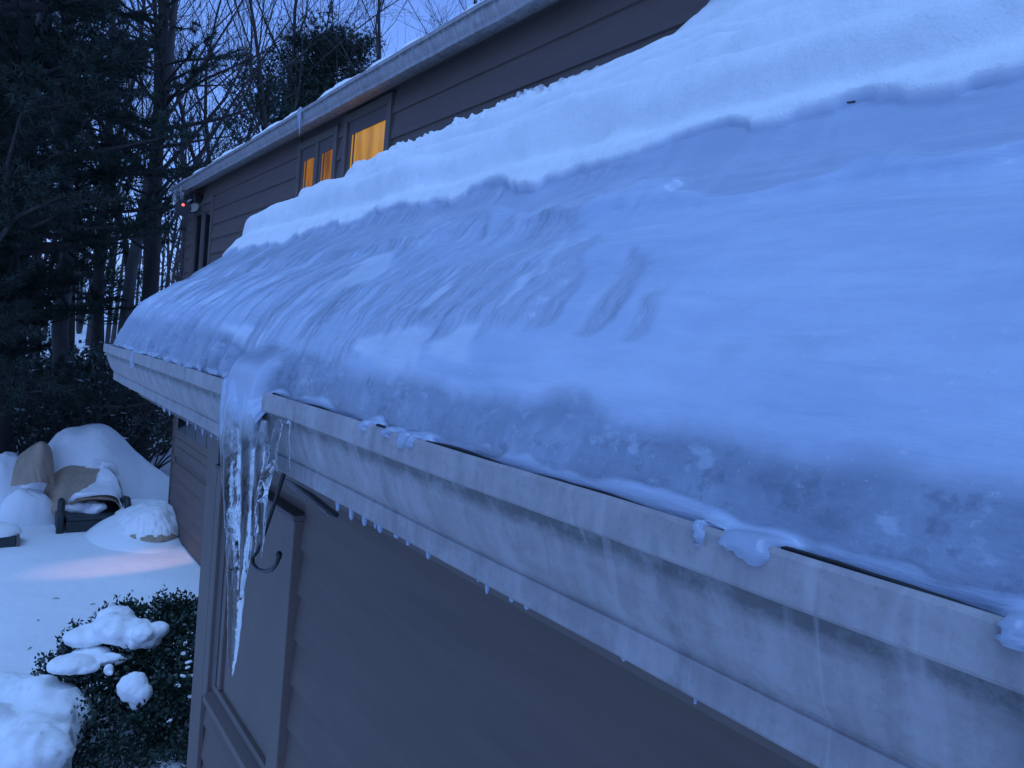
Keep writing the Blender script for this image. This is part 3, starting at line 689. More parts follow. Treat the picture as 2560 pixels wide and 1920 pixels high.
for wd in WINS:
    y0, y1, z0, z1 = wd['y0'], wd['y1'], wd['z0'], wd['z1']
    fr = MB().box((XH - 0.034, y0 - 0.06, z1), (XH - 0.002, y1 + 0.06, z1 + 0.055)).build('window', M['trim_paint'], house)
    lb = {'dark': 'dark double window by the house corner', 'pair': 'lit double window with two narrow sashes', 'single': 'lit wide single window glowing amber'}
    tag(fr, label=lb[wd['kind']])
    for a, b in ((y0 - 0.06, y0), (y1, y1 + 0.06)): MB().box((XH - 0.034, a, z0 - 0.05), (XH - 0.002, b, z1 - 0.001)).build('casing', M['trim_paint'], fr)
    MB().box((XH - 0.045, y0 - 0.001, z0 - 0.05), (XH - 0.002, y1 + 0.001, z0 - 0.001)).build('sill', M['trim_paint'], fr)
    sashes = [(y0, y1)] if wd['kind'] == 'single' else [(y0, (y0 + y1) / 2 - 0.03), ((y0 + y1) / 2 + 0.03, y1)]
    if len(sashes) == 2: MB().box((XH - 0.028, sashes[0][1], z0), (XH - 0.002, sashes[1][0], z1 - 0.002)).build('mullion', M['trim_paint'], fr)
    for a, b in sashes:
        f_ = 0.045
        MB().box((XH - 0.016, a + 0.001, z0), (XH - 0.003, a + f_, z1 - 0.003)).box((XH - 0.016, b - f_, z0), (XH - 0.003, b - 0.001, z1 - 0.003)).box((XH - 0.016, a + f_, z1 - 0.003 - 0.09), (XH - 0.003, b - f_, z1 - 0.003)).box((XH - 0.016, a + f_, z0), (XH - 0.003, b - f_, z0 + f_)).build('sash', M['soffit_paint'], fr)
        pm = M['dark_pane'] if wd['kind'] == 'dark' else (M['lit_curtain'] if wd['kind'] == 'pair' else M['lit_pane'])
        MB().box((XH - 0.0085, a + f_, z0 + f_), (XH - 0.005, b - f_, z1 - 0.093)).build('pane', pm, fr)
        if wd['kind'] != 'dark':
            MB().box((XH - 0.013, b - f_ - 0.055, z0 + f_), (XH - 0.009, b - f_ - 0.035, z1 - 0.093)).build('glazing_bar', M['soffit_paint'], fr)
MB().box((XH - 0.03, YHC + 0.0, 0.1), (XH + 0.08, YHC + 0.02, HT)).build('corner_board', M['upper_siding_paint'], house)
# eave
XE = 1.86; ZE = H + 1.615; YE = 10.16
MB().prism_y([(1.955, H + 1.515), (1.980, H + 1.515), (1.980, H + 1.66), (1.955, H + 1.66)], Y0 - 1, YE - 0.004).build('fascia', M['trim_paint'], house)
MB().prism_y([(1.982, H + 1.535), (2.099, H + 1.585), (2.099, H + 1.60), (1.982, H + 1.55)], Y0 - 1, YE - 0.01).build('soffit', M['soffit_paint'], house)
make_gutter(house, XE, ZE, Y0 - 1, YE, 0.80, 160, 0.004, 8)
MB().prism_y([(1.93, H + 1.63), (5.0, H + 3.2), (5.0, H + 3.05), (1.99, H + 1.56)], Y0 - 1, YE).build('roof', M['shingle'], house)
MB().prism_y([(1.93, H + 1.60), (2.2, H + 1.74), (2.2, H + 1.62), (1.98, H + 1.52)], YE + 0.001, YE + 0.025).build('rake_board', M['trim_paint'], house)

def slab_snow():
    n, k = 620, 26
    ys = np.linspace(Y0 - 1, YE + 0.02, n)
    t_ = np.linspace(0, 1, k)
    P = np.zeros((n, k, 3))
    thick = 0.075 + 0.06 * (fbm(ys * 1.6, ys * 0, 5, 4) - 0.5) + 0.05 * (fbm(ys * 7, ys * 0, 6, 3) - 0.5)
    thick *= 1 - 0.75 * sstep(YE - 0.5, YE, ys)
    fx = 1.885 + 0.05 * (fbm(ys * 3, ys * 0, 8, 4) - 0.5)
    for j in range(k):
        a = min(1, t_[j] * 2.2) * math.pi / 2
        x = fx + 0.09 * (1 - math.cos(a)) + max(0, t_[j] - 0.45) * 5.0
        z_ = H + 1.612 + thick * math.sin(a) + np.maximum(0, x - fx - 0.05) * 0.512
        P[:, j] = np.stack([x + 0 * ys, ys, z_ + 0.012 * (fbm(ys * 12, 0 * ys + j * 0.4, 9, 3) - 0.5)], 1)
    o = link(bpy.data.objects.new('roof_snow', grid_mesh('roof_snow', P, M['snow'])))
    tag(o, 'thin uneven snow layer along the upper eave of the tall house', 'snow')
slab_snow()
# icicle on the upper gutter and ice curtain on its far corner
q = lambda px, py, x: tuple(on_x((px, py), x))
ice_blob('icicle', [([q(752, 268, 1.86), q(750, 292, 1.855), q(749, 320, 1.855), q(748, 345, 1.855)], [0.013, 0.013, 0.008, 0.002]), ([q(746, 272, 1.86), q(745, 300, 1.855), q(746, 328, 1.855)], [0.009, 0.007, 0.002])], 'slender icicle hanging from the upper gutter above the lit windows', 'cloudy_ice', 0.006)
ice_blob('icicle', [([q(440, 478, 1.86), q(438, 500, 1.855), q(446, 520, 1.87), q(452, 535, 1.89), q(464, 545, 1.95)], [0.035, 0.045, 0.035, 0.022, 0.010]), ([q(452, 472, 1.86), q(452, 495, 1.855), q(450, 512, 1.87)], [0.035, 0.03, 0.01])], 'frosty ice clump at the far end of the upper gutter', 'clear_ice', 0.010)
# floodlight at the corner
flc = on_x((488, 505), 2.03)
fd = empty('flood_light', flc, 'black twin-head floodlight with red sensor glow under the house corner eave', 'light')
MB().box((flc.x - 0.05, flc.y - 0.16, flc.z - 0.02), (2.075, flc.y + 0.12, flc.z + 0.075)).build('base', M['black_metal'], fd, bevel=0.01)
for pxy, xx, nm in (((480, 514), 1.99, 'lamp_glass'), ((457, 520), 1.83, 'red_led')):
    c = on_x(pxy, xx); toc = (Vector((0, 0, H)) - c).normalized()
    hd = MB().tube([c - toc * 0.12, c - toc * 0.05, c], [0.035, 0.085, 0.09], 16).build('lamp_head', M['black_metal'], fd, smooth=False)
    r0 = 0.075 if nm == 'lamp_glass' else 0.016
    off = Vector((0, 0, 0)) if nm == 'lamp_glass' else Vector((0.0, 0.0, 0.035))
    MB().tube([c + off - toc * 0.005, c + off + toc * 0.006], [r0, r0 * 0.96], 16).build('lens', M[nm], hd)
    MB().tube([c - toc * 0.1, flc + Vector((0, 0, 0.03))], 0.018, 6).build('arm', M['black_metal'], fd)

# wall lantern on the house beyond the wing: throws the warm patch on the snow
ln = empty('wall_lantern', (2.02, 6.35, 1.9), 'small lit wall lantern on the house beyond the low wing', 'lantern')
MB().box((1.96, 6.28, 1.78), (2.02, 6.42, 1.98)).build('housing', M['black_metal'], ln, bevel=0.006)
MB().box((2.02, 6.31, 1.86), (2.075, 6.39, 1.94)).build('bracket', M['black_metal'], ln)
ld = bpy.data.lights.new('lantern_bulb', 'SPOT'); ld.energy = 26; ld.color = (1.0, 0.50, 0.36); ld.spot_size = math.radians(21); ld.spot_blend = 0.8; ld.shadow_soft_size = 0.04
lo = bpy.data.objects.new('lantern_bulb', ld); link(lo, ln); lo.location = (-0.04, 0.09, -0.03)
lo.scale = (2.2, 0.5, 1); lo.rotation_euler = (Vector((1.45, 8.75, 0.15)) - Vector((1.98, 6.44, 1.87))).to_track_quat('-Z', 'Y').to_euler()

# ------------------------------------------------------------------ patio things under covers
def patch_mesh(name, cx, cy, rx, ry, hfun, mat, n=70, thick_to=None):
    u = np.linspace(-1, 1, n); U, V = np.meshgrid(u, u, indexing='ij')
    # square -> disc
    Xd = U * np.sqrt(1 - V * V / 2); Yd = V * np.sqrt(1 - U * U / 2)
    X = cx + Xd * rx; Y = cy + Yd * ry
    Z = hfun(Xd, Yd, X, Y)
    return grid_mesh(name, np.stack([X, Y, Z], -1), mat)

def net_surface(net, n=60, m=60):
    """smooth surface through a control net of (px, py, y) points"""
    P = np.array([[tuple(on_y((a, b), c)) for a, b, c in row] for row in net])
    def res(A, k, ax):
        A = np.moveaxis(A, ax, 0); q = A.shape[0]; t_ = np.linspace(0, q - 1, k); i = np.clip(t_.astype(int), 0, q - 2); f = (t_ - i)[:, None, None]
        g = lambda j: A[np.clip(j, 0, q - 1)]
        a0, a1, a2, a3 = g(i - 1), g(i), g(i + 1), g(i + 2)
        o = 0.5 * (2 * a1 + (a2 - a0) * f + (2 * a0 - 5 * a1 + 4 * a2 - a3) * f * f + (3 * a1 - a0 - 3 * a2 + a3) * f ** 3)
        return np.moveaxis(o, 0, ax)
    return res(res(P, n, 0), m, 1)
def covered_table():
    p = on_y((252, 1200), 11.9); cx, cy = p.x, 11.9; g = gz(cx, cy)
    root = empty('covered_table', (cx, cy, g), 'patio table under a tan cover, buried beneath a tall smooth snow heap', 'table')
    def shape(u, v, X, Y, k=1.0):
        r = np.sqrt(u * u + v * v)
        left = np.clip(1 - r ** 4.0, 0, 1) ** 0.7; rightp = np.clip(1 - r, 0, 1) ** 0.80 * 1.02
        w_ = sstep(-0.15, 0.45, u)
        h = 0.86 * (left * (1 - w_) + rightp * w_) + 0.12 * np.exp(-(((u + 0.05) / 0.25) ** 2 + ((v) / 0.5) ** 2)) + 0.10 * np.exp(-(((u + 0.42) / 0.16) ** 2 + ((v + 0.1) / 0.4) ** 2)) * 0.6
        return g - 0.05 + np.maximum(h * 1.07 + 0.05 * (fbm(X * 2.5, Y * 2.5, 15, 3) - 0.5), 0) * k
    child('cloth', patch_mesh('cloth', cx, cy, 1.02, 0.85, shape, M['cover_cloth'], 90), root)
    def sn(u, v, X, Y):
        mk = sstep(-0.62, -0.42, u + 0.25 * (fbm(X * 4, Y * 4, 19, 4) - 0.5) - 0.2 * sstep(-0.2, -0.9, v))
        return np.where(mk > 0.02, shape(u, v, X, Y) + mk * (0.09 + 0.03 * fbm(X * 5, Y * 5, 21, 4)), shape(u, v, X, Y) - 0.03)
    o = link(bpy.data.objects.new('snow_heap', patch_mesh('snow_heap', cx, cy, 1.12, 0.9, sn, M['snow'], 120)))
    tag(o, 'tall smooth snow heap over the covered table, sloping down toward the garage', 'snow')
    # rounded chair back under the same kind of cover, left of the table
    p = on_y((92, 1190), 11.3); cx2, cy2 = p.x, 11.35; g2 = gz(cx2, cy2)
    r2 = empty('covered_chair', (cx2, cy2, g2), 'rounded patio chair back hidden under a bare tan cover beside the snowy table', 'chair')
    net = [[(28, 1215, 11.2), (60, 1212, 10.95), (100, 1205, 10.9), (135, 1215, 11.0)], [(34, 1180, 11.3), (62, 1170, 11.08), (100, 1158, 11.0), (134, 1175, 11.05)], [(44, 1148, 11.4), (68, 1135, 11.25), (102, 1122, 11.1), (131, 1140, 11.15)],
           [(62, 1128, 11.5), (80, 1115, 11.4), (103, 1104, 11.2), (124, 1118, 11.25)], [(80, 1125, 11.7), (90, 1114, 11.65), (104, 1108, 11.6), (118, 1116, 11.6)]]
    P = net_surface(net, 50, 50); P[..., 1] += 0.14 * (fbm(P[..., 0] * 8 + P[..., 2] * 2, P[..., 2] * 2.5, 31, 3) - 0.5)
    o = child('cloth', grid_mesh('cloth', P, M['cover_cloth']), r2); md = o.modifiers.new('so', 'SOLIDIFY'); md.thickness = 0.008
    def mound(cx, cy, rx, ry, h, seed, label):
        g_ = gz(cx, cy); f = lambda u, v, X, Y: g_ - 0.05 + (h + 0.05) * np.clip(1 - (u * u + v * v), 0, 1) ** 1.1 * (0.75 + 0.5 * fbm(X * 3, Y * 3, seed, 4))
        tag(link(bpy.data.objects.new('snow_bank', patch_mesh('snow_bank', cx, cy, rx, ry, f, M['snow'], 60))), label, 'snow')
    p = on_y((70, 1250), 10.95); mound(p.x, 10.98, 0.42, 0.30, 0.48, 41, 'snow bank heaped below the covered chair back')
    p = on_y((10, 1200), 11.9); mound(p.x, 11.9, 0.7, 0.5, 0.62, 43, 'snow bank behind the low metal table')
covered_table_later = covered_table

def bench():
    p = on_z((235, 1325), 0.14)
    cx, cy = p.x, p.y + 0.27
    g = gz(cx, cy)
    r = empty('patio_armchair', (cx, cy, g), 'dark resin patio armchair poking out beneath the crumpled tan cover', 'chair')
    hw = 0.36
    MB().box((cx - hw + 0.06, cy - 0.25, g - 0.03), (cx + hw - 0.06, cy - 0.21, g + 0.13)).build('front_panel', M['dark_resin'], r, bevel=0.008)
    MB().box((cx - hw + 0.06, cy - 0.28, g + 0.135), (cx + hw - 0.06, cy + 0.30, g + 0.19)).build('seat', M['dark_resin'], r, bevel=0.015)
    for s in (-1, 1):
        MB().tube([(cx + s * hw, cy - 0.24, g - 0.05), (cx + s * hw, cy - 0.25, g + 0.27), (cx + s * hw * 0.98, cy - 0.20, g + 0.36), (cx + s * hw * 0.95, cy - 0.05, g + 0.34), (cx + s * hw * 0.9, cy + 0.25, g + 0.20)], [0.042, 0.042, 0.040, 0.038, 0.034], 8).build('armrest', M['dark_resin'], r, smooth=True)
        MB().box((cx + s * hw - 0.02, cy - 0.2, g - 0.03), (cx + s * hw + 0.02, cy + 0.2, g + 0.16)).build('side_panel', M['dark_resin'], r)
    MB().box((cx - hw, cy + 0.31, g + 0.0), (cx + hw, cy + 0.36, g + 0.22)).build('backrest', M['dark_resin'], r, bevel=0.01)
    Yb = cy
    net = [[(126, 1190, Yb + .75), (160, 1168, Yb + .75), (198, 1160, Yb + .72), (236, 1160, Yb + .7), (272, 1165, Yb + .7), (296, 1190, Yb + .72)],
           [(112, 1222, Yb + .62), (145, 1200, Yb + .55), (188, 1188, Yb + .48), (236, 1184, Yb + .45), (282, 1188, Yb + .45), (304, 1220, Yb + .5)],
           [(98, 1255, Yb + .55), (132, 1240, Yb + .42), (178, 1226, Yb + .28), (232, 1222, Yb + .25), (290, 1228, Yb + .25), (311, 1258, Yb + .3)],
           [(86, 1284, Yb + .5), (112, 1284, Yb + .38), (150, 1264, Yb + .12), (192, 1244, Yb - .08), (282, 1246, Yb - .08), (316, 1296, Yb + .02)],
           [(84, 1294, Yb + .5), (118, 1304, Yb + .36), (158, 1284, Yb + .10), (196, 1254, Yb - .10), (286, 1254, Yb - .10), (320, 1312, Yb + .0)]]
    P = net_surface(net, 80, 90); A, B = np.meshgrid(np.linspace(0, 1, 80), np.linspace(0, 1, 90), indexing='ij')
    P0 = P.copy()
    wr = (fbm(B * 9 + A * 2.5, A * 1.3, 44, 3) - 0.5) * 0.13 * sstep(0.25, 0.9, A) + (fbm(B * 20 + A * 6, A * 3, 46, 3) - 0.5) * 0.035
    P[..., 1] -= wr
    cv = empty('furniture_cover', (cx, cy + 0.3, g), 'crumpled tan cloth cover draped over the dark patio armchair', 'cover')
    o = child('cloth', grid_mesh('cloth', P, M['cover_cloth']), cv); md = o.modifiers.new('so', 'SOLIDIFY'); md.thickness = 0.008
    # snow sliding down the middle of the cover
    lo = 0.66 - 0.12 * sstep(0.1, 0.75, A) ; hi = 0.66 + 0.20 * sstep(0.05, 0.5, A)
    jn = 0.10 * (fbm(A * 6, B * 6, 48, 4) - 0.5)
    mk = sstep(lo - 0.03, lo + 0.04, B + jn) * sstep(hi + 0.04, hi - 0.03, B + jn)
    top = sstep(0.14, 0.05, A + jn * 0.7) * sstep(0.45, 0.6, B); mk = np.maximum(mk, top)
    Q = P0.copy(); th = 0.10 * mk * (0.7 + 0.6 * fbm(A * 8, B * 8, 50, 4)) - 0.10 * (mk < 0.05); Q[..., 1] -= th * 0.8; Q[..., 2] += th * 0.7
    o = link(bpy.data.objects.new('snow_heap', grid_mesh('snow_heap', Q, M['snow']))); tag(o, 'tongue of snow sliding down the middle of the armchair cover', 'snow')
    SEAT.append((cx - 0.04, cy + 0.03, g + 0.20))
SEAT = []
bench()

def second_cover():
    cx, cy = 1.80, 10.15; g = gz(cx, cy)
    f = lambda u, v, X, Y: g - 0.05 + 0.30 * np.clip(1 - (u * u + v * v), 0, 1) ** 0.9 * (0.85 + 0.3 * fbm(X * 3, Y * 3, 57, 3))
    tag(link(bpy.data.objects.new('snow_bank', patch_mesh('snow_bank', cx - 0.06, cy - 0.05, 0.60, 1.10, f, M['snow'], 60))), 'low snow bank under the covered lounger along the garage', 'snow')
    z0 = g + 0.10
    r = empty('covered_lounger', (cx, cy, z0), 'low tan-covered lounger with ruffled hem along the garage wall', 'lounger')
    def sh(u, v, X, Y):
        rr = np.sqrt(u * u + v * v); a = np.arctan2(v, u)
        return z0 + (0.15 - 0.06 * v + 0.12 * u + 0.08 * (fbm(X * 3.5, Y * 3.5, 58, 3) - 0.5)) * np.clip(1 - rr ** 2.6, 0, 1) ** 0.7 + 0.04 * (fbm(a * 6, rr, 51, 3) - 0.5) * sstep(0.5, 0.9, rr)
    child('cloth', patch_mesh('cloth', cx, cy, 0.42, 0.85, sh, M['cover_cloth'], 90), r)
    def sn(u, v, X, Y):
        rr = np.sqrt(u * u + v * v); mk = sstep(1.0, 0.62, rr + 0.12 * sstep(0.2, -0.9, u) + 0.5 * (fbm(X * 5, Y * 5, 53, 3) - 0.5))
        return np.where(mk > 0.02, sh(u, v, X, Y) + (0.11 + 0.06 * (fbm(X * 4, Y * 4, 59, 3) - 0.5)) * mk + 0.02 * (fbm(X * 3, Y * 9, 55, 3) - 0.5), sh(u, v, X, Y) - 0.04)
    o = link(bpy.data.objects.new('snow_heap', patch_mesh('snow_heap', cx, cy, 0.42, 0.85, sn, M['snow'], 100)))
    tag(o, 'smooth snow slab lying on the low covered lounger', 'snow')
second_cover()

def left_bits():
    p = on_z((8, 1268), 0.14); g = gz(p.x, p.y)
    r = empty('patio_table', (p.x, p.y, g), 'low dark metal patio table with thin rail, half buried in snow', 'table')
    MB().box((p.x - 0.5, p.y - 0.05, g - 0.05), (p.x + 0.12, p.y + 0.5, g + 0.16)).build('base', M['dark_resin'], r, bevel=0.02)
    MB().tube([(p.x - 0.5, p.y - 0.08, g + 0.30), (p.x + 0.09, p.y - 0.08, g + 0.30), (p.x + 0.14, p.y + 0.02, g + 0.28)], 0.012, 6).build('rail', M['black_metal'], r)
    for xx in (-0.02, 0.10): MB().tube([(p.x + xx - 0.12, p.y - 0.08, g + 0.27), (p.x + xx, p.y - 0.07, g + 0.12)], 0.010, 6).build('leg', M['black_metal'], r)
    def sn(u, v, X, Y): return g + 0.155 + 0.10 * np.sqrt(np.clip(1 - (u * u + v * v), 0, 1)) * (0.8 + 0.4 * fbm(X * 6, Y * 6, 61, 3))
    o = link(bpy.data.objects.new('snow_heap', patch_mesh('snow_heap', p.x - 0.16, p.y + 0.22, 0.32, 0.26, sn, M['snow'], 40))); tag(o, 'snow pad lying on the low dark metal table', 'snow')
    def tn(u, v, X, Y): return g - 0.03 + 0.52 * np.sqrt(np.clip(1 - (u * u + v * v), 0, 1)) * (0.9 + 0.3 * fbm(X * 5, Y * 5, 63, 3))
    o = link(bpy.data.objects.new('snow_mound', patch_mesh('snow_mound', p.x - 0.25, p.y + 1.2, 0.85, 0.55, tn, M['snow'], 50))); tag(o, 'rounded snow mound behind the low metal table', 'snow')
    p = on_z((18, 1363), 0.14); g = gz(p.x, p.y)
    r = empty('planter_box', (p.x, p.y, g), 'dark wooden planter box with a snow-heaped top', 'planter')
    MB().box((p.x - 0.4, p.y - 0.02, g - 0.05), (p.x + 0.08, p.y + 0.34, g + 0.12)).build('box', M['dark_resin'], r, bevel=0.01)
    MB().box((p.x + 0.081, p.y - 0.025, g - 0.05), (p.x + 0.112, p.y + 0.345, g + 0.125)).build('end_panel', M['trim_paint'], r, bevel=0.008)
    def s2(u, v, X, Y): return g + 0.118 + 0.13 * np.sqrt(np.clip(1 - (u * u + v * v), 0, 1)) * (0.8 + 0.4 * fbm(X * 6, Y * 6, 65, 3))
    o = link(bpy.data.objects.new('snow_heap', patch_mesh('snow_heap', p.x - 0.16, p.y + 0.16, 0.30, 0.22, s2, M['snow'], 40))); tag(o, 'snow heaped on the dark planter box', 'snow')
left_bits()

# drift banked against the covered set and the garage corner
def mound(name, cx, cy, rx, ry, h, seed, label):
    g = gz(cx, cy)
    f = lambda u, v, X, Y: g - 0.05 + (h + 0.05) * np.clip(1 - (u * u + v * v), 0, 1) ** 1.3 * (0.75 + 0.5 * fbm(X * 2.2, Y * 2.2, seed, 4))
    o = link(bpy.data.objects.new(name, patch_mesh(name, cx, cy, rx, ry, f, M['snow'], 70))); tag(o, label, 'snow'); return o
# ------------------------------------------------------------------ shrub by the corner
def leaf_cloud(pts, nrm, size, rng, up=0.35, aspect=0.5):
    """one quad-ish leaf (two tris folded) at each point"""
    n = len(pts); d = nrm + rng.normal(0, 0.8, (n, 3)); d[:, 2] += up; d /= np.linalg.norm(d, axis=1)[:, None]
    a = np.cross(d, rng.normal(0, 1, (n, 3))); a /= np.linalg.norm(a, axis=1)[:, None]
    L = size * rng.uniform(0.6, 1.3, n)[:, None]
    v0 = pts; v1 = pts + d * L * 0.5 + a * L * aspect * 0.5; v2 = pts + d * L; v3 = pts + d * L * 0.5 - a * L * aspect * 0.5
    V = np.stack([v0, v1, v2, v3], 1).reshape(-1, 3); F = np.arange(4 * n).reshape(n, 4); return V, F
def np_mesh(name, V, F, mat):
    me = bpy.data.meshes.new(name); me.vertices.add(len(V)); me.vertices.foreach_set('co', V.reshape(-1).astype(np.float32))
    me.loops.add(F.size); me.loops.foreach_set('vertex_index', F.reshape(-1).astype(np.int32))
    me.polygons.add(len(F)); me.polygons.foreach_set('loop_start', np.arange(0, F.size, F.shape[1], dtype=np.int32))
    me.update(calc_edges=True); me.materials.append(mat); return me

def blob_snow(name, c, r, seed, label, group=None, cut=0.0, rough=0.5):
    n = 42; th = np.linspace(0.0, math.pi, n); ph = np.linspace(0, 2 * math.pi, 2 * n)
    T, Pp = np.meshgrid(th, ph, indexing='ij')
    d = np.stack([np.sin(T) * np.cos(Pp), np.sin(T) * np.sin(Pp), np.cos(T)], -1)
    def n3(s): return (fbm(d[..., 0] * s + 5, d[..., 1] * s + d[..., 2] * s * 0.7 + 9, seed, 4) + fbm(d[..., 1] * s + 3, d[..., 2] * s + d[..., 0] * s * 0.6 + 2, seed + 9, 4)) / 2 - 0.5
    k = 1 + rough * n3(1.6) + rough * 0.5 * n3(4.0)
    k = np.where(np.abs(np.sin(T)) < 1e-6, k.mean(), k)
    P = d * k[..., None] * np.array(r); P[..., 2] = np.where(P[..., 2] < 0, P[..., 2] * 0.45, P[..., 2]); P += np.array(c)
    o = link(bpy.data.objects.new(name, grid_mesh(name, P, M['snow'], flip=False))); tag(o, label, 'snow', group); return o

covered_table()
def snow_lumps(name, c, r, seed, label, group=None, k=7):
    rng = random.Random(seed); bm = bmesh.new()
    for i in range(k):
        a = rng.uniform(0, 6.28); q_ = rng.uniform(0, 0.75); sc_ = rng.uniform(0.35, 0.62) if i else 0.62
        mt = Matrix.Translation((c[0] + r[0] * q_ * math.cos(a), c[1] + r[1] * q_ * math.sin(a), c[2] + r[2] * rng.uniform(-0.5, 0.35))) @ Matrix.Diagonal((r[0] * sc_, r[1] * sc_, r[2] * sc_ * rng.uniform(0.8, 1.25), 1))
        bmesh.ops.create_icosphere(bm, subdivisions=3, radius=1.0, matrix=mt)
    me = bpy.data.meshes.new(name); bm.to_mesh(me); bm.free(); me.materials.append(M['snow'])
    o = link(bpy.data.objects.new(name, me)); vs = max(0.006, min(r) * 0.11)
    m_ = o.modifiers.new('rm', 'REMESH'); m_.mode = 'VOXEL'; m_.voxel_size = vs; m_.use_smooth_shade = True
    m_ = o.modifiers.new('sm', 'SMOOTH'); m_.iterations = 5; m_.factor = 0.6
    tx = bpy.data.textures.get('lump') or bpy.data.textures.new('lump', 'CLOUDS'); tx.noise_scale = 0.07; tx.noise_depth = 3
    m_ = o.modifiers.new('dp', 'DISPLACE'); m_.texture = tx; m_.texture_coords = 'GLOBAL'; m_.strength = min(r) * 0.35
    tag(o, label, 'snow', group); return o
snow_lumps('snow_heap', SEAT[0], (0.22, 0.20, 0.14), 17, 'small heap of snow on the seat of the dark patio armchair')
def shrub():
    rng = np.random.default_rng(3)
    c = np.array([1.02, 4.85, 0.1]); g = gz(c[0], c[1])
    r = empty('evergreen_shrub', (c[0], c[1], g), 'dark broadleaf evergreen shrub clumped with snow beside the wall corner', 'shrub')
    def top(x, y):
        q2 = ((x - c[0]) / 0.80) ** 2 + ((y - c[1]) / 0.85) ** 2
        return g + 0.86 * np.clip(1 - q2 ** 1.4, 0, 1) ** 0.6 + 0.10 * (fbm(np.array(x) * 3, np.array(y) * 3, 7, 3) - 0.5)
    def hit(px, py):                       # where a sight line meets the shrub top
        rr = ray((px, py)); best = None
        for yq in np.linspace(3.8, 5.9, 220):
            P = rr * (yq / rr[1]); zt = float(top(P[0], P[1]))
            if P[2] + H <= zt and zt > g + 0.05: return np.array([P[0], P[1], P[2] + H])
        return None
    SC = [((290, 1570), (0.21, 0.20, 0.11), 3, 'wide snow clump on top of the evergreen shrub'), ((362, 1585), (0.13, 0.13, 0.09), 8, 'rounded snow lump beside the widest clump on the shrub'),
          ((215, 1650), (0.19, 0.14, 0.06), 5, 'flat snow shelf on the shrub side facing the open yard'), ((342, 1728), (0.095, 0.09, 0.10), 11, 'small peaked snow lump caught in the middle of the shrub'),
          ((272, 1678), (0.04, 0.03, 0.04), 13, None)] + [(q_, (0.022, 0.022, 0.014), int(q_[0]), None) for q_ in ((455, 1690), (475, 1655), (420, 1800), (480, 1740), (460, 1635), (445, 1712), (490, 1700), (468, 1668), (485, 1690))]
    placed = []
    for pxy, rad, sd_, lb in SC:
        h_ = hit(*pxy)
        if h_ is None: continue
        placed.append((h_, np.array(rad)))
        snow_lumps('snow_clump', tuple(h_), rad, sd_, lb or 'tiny snow scrap in the shrub leaves', None if lb else 'snow scraps in the shrub', 9 if lb else 4)
    V_, F_ = [], []; off = 0
    for i in range(330):
        a = rng.uniform(0, 2 * math.pi); q_ = rng.uniform(0, 1) ** 0.5
        x = c[0] + 0.78 * q_ * math.cos(a); y = c[1] + 0.83 * q_ * math.sin(a); el = rng.uniform(0, 1) ** 2.2
        zt = float(top(x, y)); zz = zt - 0.05 - el * max(0.05, (zt - g - 0.1)); rr = rng.uniform(0.06, 0.12)
        n = 130; p = rng.normal(0, 1, (n, 3)); p /= np.linalg.norm(p, axis=1)[:, None]; nr = p.copy(); p = p * rr * rng.uniform(0.4, 1.1, n)[:, None] + np.array([x, y, zz])
        keep = np.ones(n, bool)
        for h_, rd in placed:
            dlt = (p - h_) / (rd * 0.95); keep &= ~((dlt ** 2).sum(1) < 1)
            dx = (p - h_) / rd; keep &= ~(((dx[:, 0] ** 2 + dx[:, 1] ** 2) < 0.55) & (p[:, 2] > h_[2]))
            if rd[0] > 0.06: keep &= ~((np.abs(dx[:, 0]) < 0.6) & (p[:, 1] < h_[1]) & (p[:, 1] > h_[1] - 0.5) & (p[:, 2] > h_[2] - 0.35 * (h_[1] - p[:, 1])))
        p = p[keep]; nr = nr[keep]
        if len(p) == 0: continue
        V, F = leaf_cloud(p, nr, 0.030, rng, 0.2, 0.55); V_.append(V); F_.append(F + off); off += len(V)
    for i in range(60):   # upright shoots
        a = rng.uniform(0, 2 * math.pi); q_ = rng.uniform(0.2, 0.98); x = c[0] + 0.78 * q_ * math.cos(a); y = c[1] + 0.82 * q_ * math.sin(a); z0 = float(top(x, y)) - 0.02
        if any(abs(x - h_[0]) < rd[0] and -0.6 < y - h_[1] < rd[1] for h_, rd in placed if rd[0] > 0.06): continue
        n = 22; tq = rng.uniform(0, 1, n); p = np.stack([x + rng.normal(0, 0.012, n), y + rng.normal(0, 0.012, n), z0 + tq * rng.uniform(0.05, 0.12)], 1)
        V, F = leaf_cloud(p, rng.normal(0, 1, (n, 3)), 0.028, rng, 0.5, 0.5); V_.append(V); F_.append(F + off); off += len(V)
    child('foliage', np_mesh('foliage', np.concatenate(V_), np.concatenate(F_), M['shrub_leaf']), r)
    mb = MB()
    for i in range(16):
        a = rng.uniform(0, 6.28); q_ = rng.uniform(0.2, 0.7); mb.tube([(c[0], c[1], g - 0.05), (c[0] + 0.4 * q_ * math.cos(a), c[1] + 0.4 * q_ * math.sin(a), g + 0.3), (c[0] + q_ * math.cos(a), c[1] + q_ * math.sin(a), g + 0.6)], [0.016, 0.011, 0.005], 5)
    mb.build('stem', M['bark'], r)
    def S(px, py, y): return tuple(on_y((px, py), y))
    snow_lumps('snow_bank', S(75, 1845, 4.35), (0.35, 0.34, 0.27), 21, 'large lumpy snow bank beside the evergreen shrub', k=12)
    snow_lumps('snow_bank', S(85, 1745, 4.65), (0.27, 0.24, 0.12), 25, 'rounded snow shelf above the large bank by the shrub', k=9)
    snow_lumps('snow_bank', S(470, 1925, 4.2), (0.20, 0.3, 0.10), 29, 'low snow heap between shrub and wall corner', k=8)
shrub()

